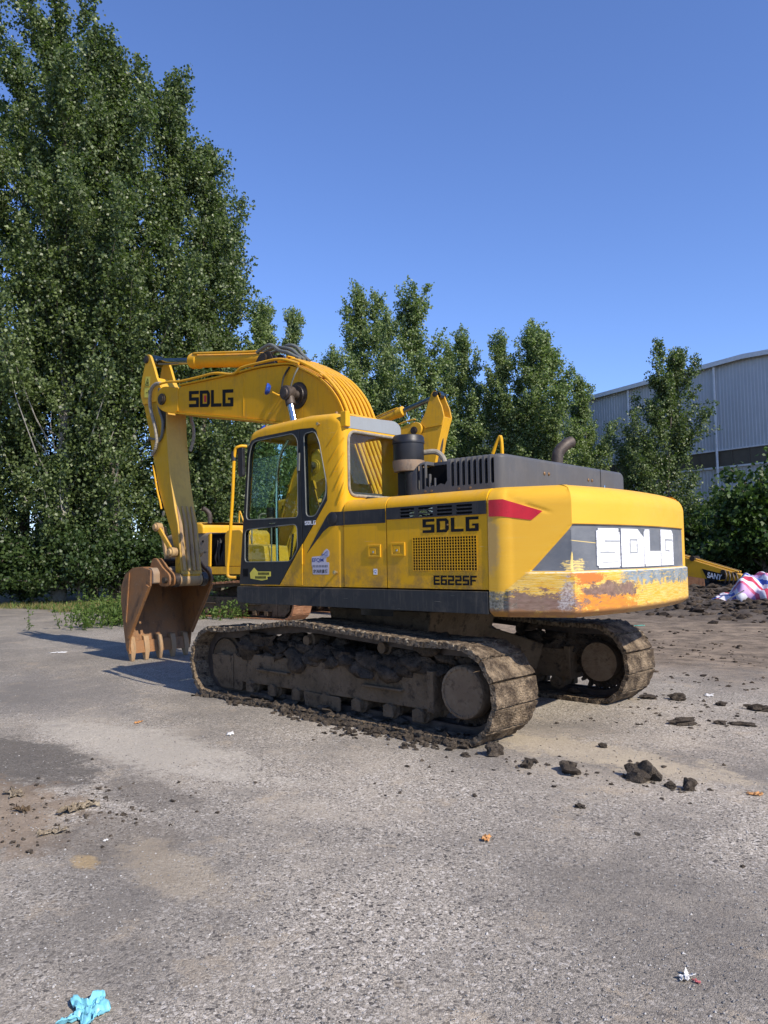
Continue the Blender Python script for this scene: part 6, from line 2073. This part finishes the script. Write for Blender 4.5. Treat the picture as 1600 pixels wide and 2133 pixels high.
def soil_lumps():
    global ICO
    ICO = ICO1
    g = np.random.default_rng(77)
    mb = MB()
    k = 0
    while k < 1500:
        px = g.uniform(1290, 1640); dp = 13 + 17 * g.random() ** .8
        d = ray(px, 1160)
        x, y = CAM.x + d.x * dp, CAM.y + d.y * dp
        m = float(soil_mask(np.array(x), np.array(y)))
        if g.random() > m * (.35 + 1.3 * max(0, float(fbm(np.array(x * .8), np.array(y * .8), 2, 12)) - .3)):
            k += .1
            continue
        r_ = .03 + .09 * g.random() ** 2.5
        mb.blob((x, y, float(gz(x, y)) + r_ * .1), r_, int(g.integers(1 << 30)), (1.3, 1.1, .7), .5)
        k += 1
    for _ in range(520):
        px = g.uniform(1330, 1640); dp = 8.5 + 6.5 * g.random()
        d = ray(px, 1160)
        x, y = CAM.x + d.x * dp, CAM.y + d.y * dp
        if y > -2.5 or float(fbm(np.array(x * 1.1), np.array(y * 1.1), 3, 14)) < .44:
            continue
        r_ = .006 + .024 * g.random() ** 3
        mb.blob((x, y, float(gz(x, y)) + r_ * .2), r_, int(g.integers(1 << 30)), (1.3, 1.1, .7), .5)
    o = obj('soil_lumps', mb, 'mud_dark', smooth=75, kind='stuff')
    o['label'] = 'black churned soil lumps in front of the striped tarpaulin'; o['category'] = 'soil'
soil_lumps()

# ------------------------------------------------------------------ weeds and verge
def plants():
    g = np.random.default_rng(9)
    def weed(px, py, h, n, mat, lb, spread=.3, name='weed'):
        p = gpt(px, py)
        Ps, As = [], []
        mb = MB()
        for k in range(n):
            b = np.array([g.normal() * spread, g.normal() * spread, 0])
            tip = b + np.array([g.normal() * .12 * h, g.normal() * .12 * h, h * g.uniform(.55, 1.1)])
            mb.tube([Vector(b), Vector((b + tip) / 2), Vector(tip)], [.008, .006, .003], 4)
            m = 26
            q = g.random(m)
            Ps.append(b + (tip - b) * q[:, None] + g.normal(size=(m, 3)) * .035)
            As.append(g.normal(size=(m, 3)) + np.array([0, 0, .35]))
        t = thing(name, lb, 'weed', p, 0, 'weeds at the edge of the yard')
        me = leaf_mesh('leaves', np.concatenate(Ps), np.concatenate(As), .09, mat, g, .4)
        o = bpy.data.objects.new('leaves', me); col.objects.link(o); o.parent = t
        XF.append(Matrix.Identity(4)); s_ = mesh_from(mb, 'stems', smooth=60); XF.pop(); s_.materials.append(MAT[mat])
        o = bpy.data.objects.new('stems', s_); col.objects.link(o); o.parent = t; o['kind'] = 'stuff'
    weed(205, 1306, .50, 34, 'weed_leaf', 'leafy green weed clump left of the bucket', .34)
    weed(245, 1300, .55, 34, 'weed_leaf', 'bright weed clump touching the bucket edge', .30)
    weed(228, 1282, .6, 30, 'weed_leaf', 'weed clump behind the two clumps by the bucket', .5)
    weed(462, 1282, .55, 10, 'weed_leaf', 'tall thin weed right of the bucket, before the far tracks', .22)
    weed(505, 1288, .48, 9, 'weed_leaf', 'tall thin weed below the cab of the older excavator', .2)
    weed(440, 1290, .25, 14, 'weed_leaf', 'low weed at the right side of the bucket', .35)
    # verge grass as one mass
    N = 15000
    px = g.uniform(-120, 460, N); dp = g.uniform(19.5, 26, N)
    rr = fw.x + rt2.x * (px - 800) / FPX, fw.y + rt2.y * (px - 800) / FPX
    x = CAM.x + rr[0] * dp; y = CAM.y + rr[1] * dp
    k = (fbm(x * .6, y * .6, 3, 33) + .5 * ss(19, 24, dp)) > .78
    x, y = x[k], y[k]
    n = len(x)
    P = np.stack([x, y, gz(x, y) - .01], -1)
    A = g.normal(size=(n, 3)) * .45 + np.array([0, 0, 1.])
    for nm, sel, mt in (('verge_grass', slice(0, n // 2), 'weed_leaf'), ('verge_dry_grass', slice(n // 2, n), 'dry_grass')):
        me = leaf_mesh(nm, P[sel], A[sel], .16, mt, g, .13)
        o = obj(nm, me, mt, kind='stuff')
        o['label'] = 'short green grass along the foot of the bushes' if mt == 'weed_leaf' else 'dry straw coloured grass along the foot of the bushes'
        o['category'] = 'grass'
plants()
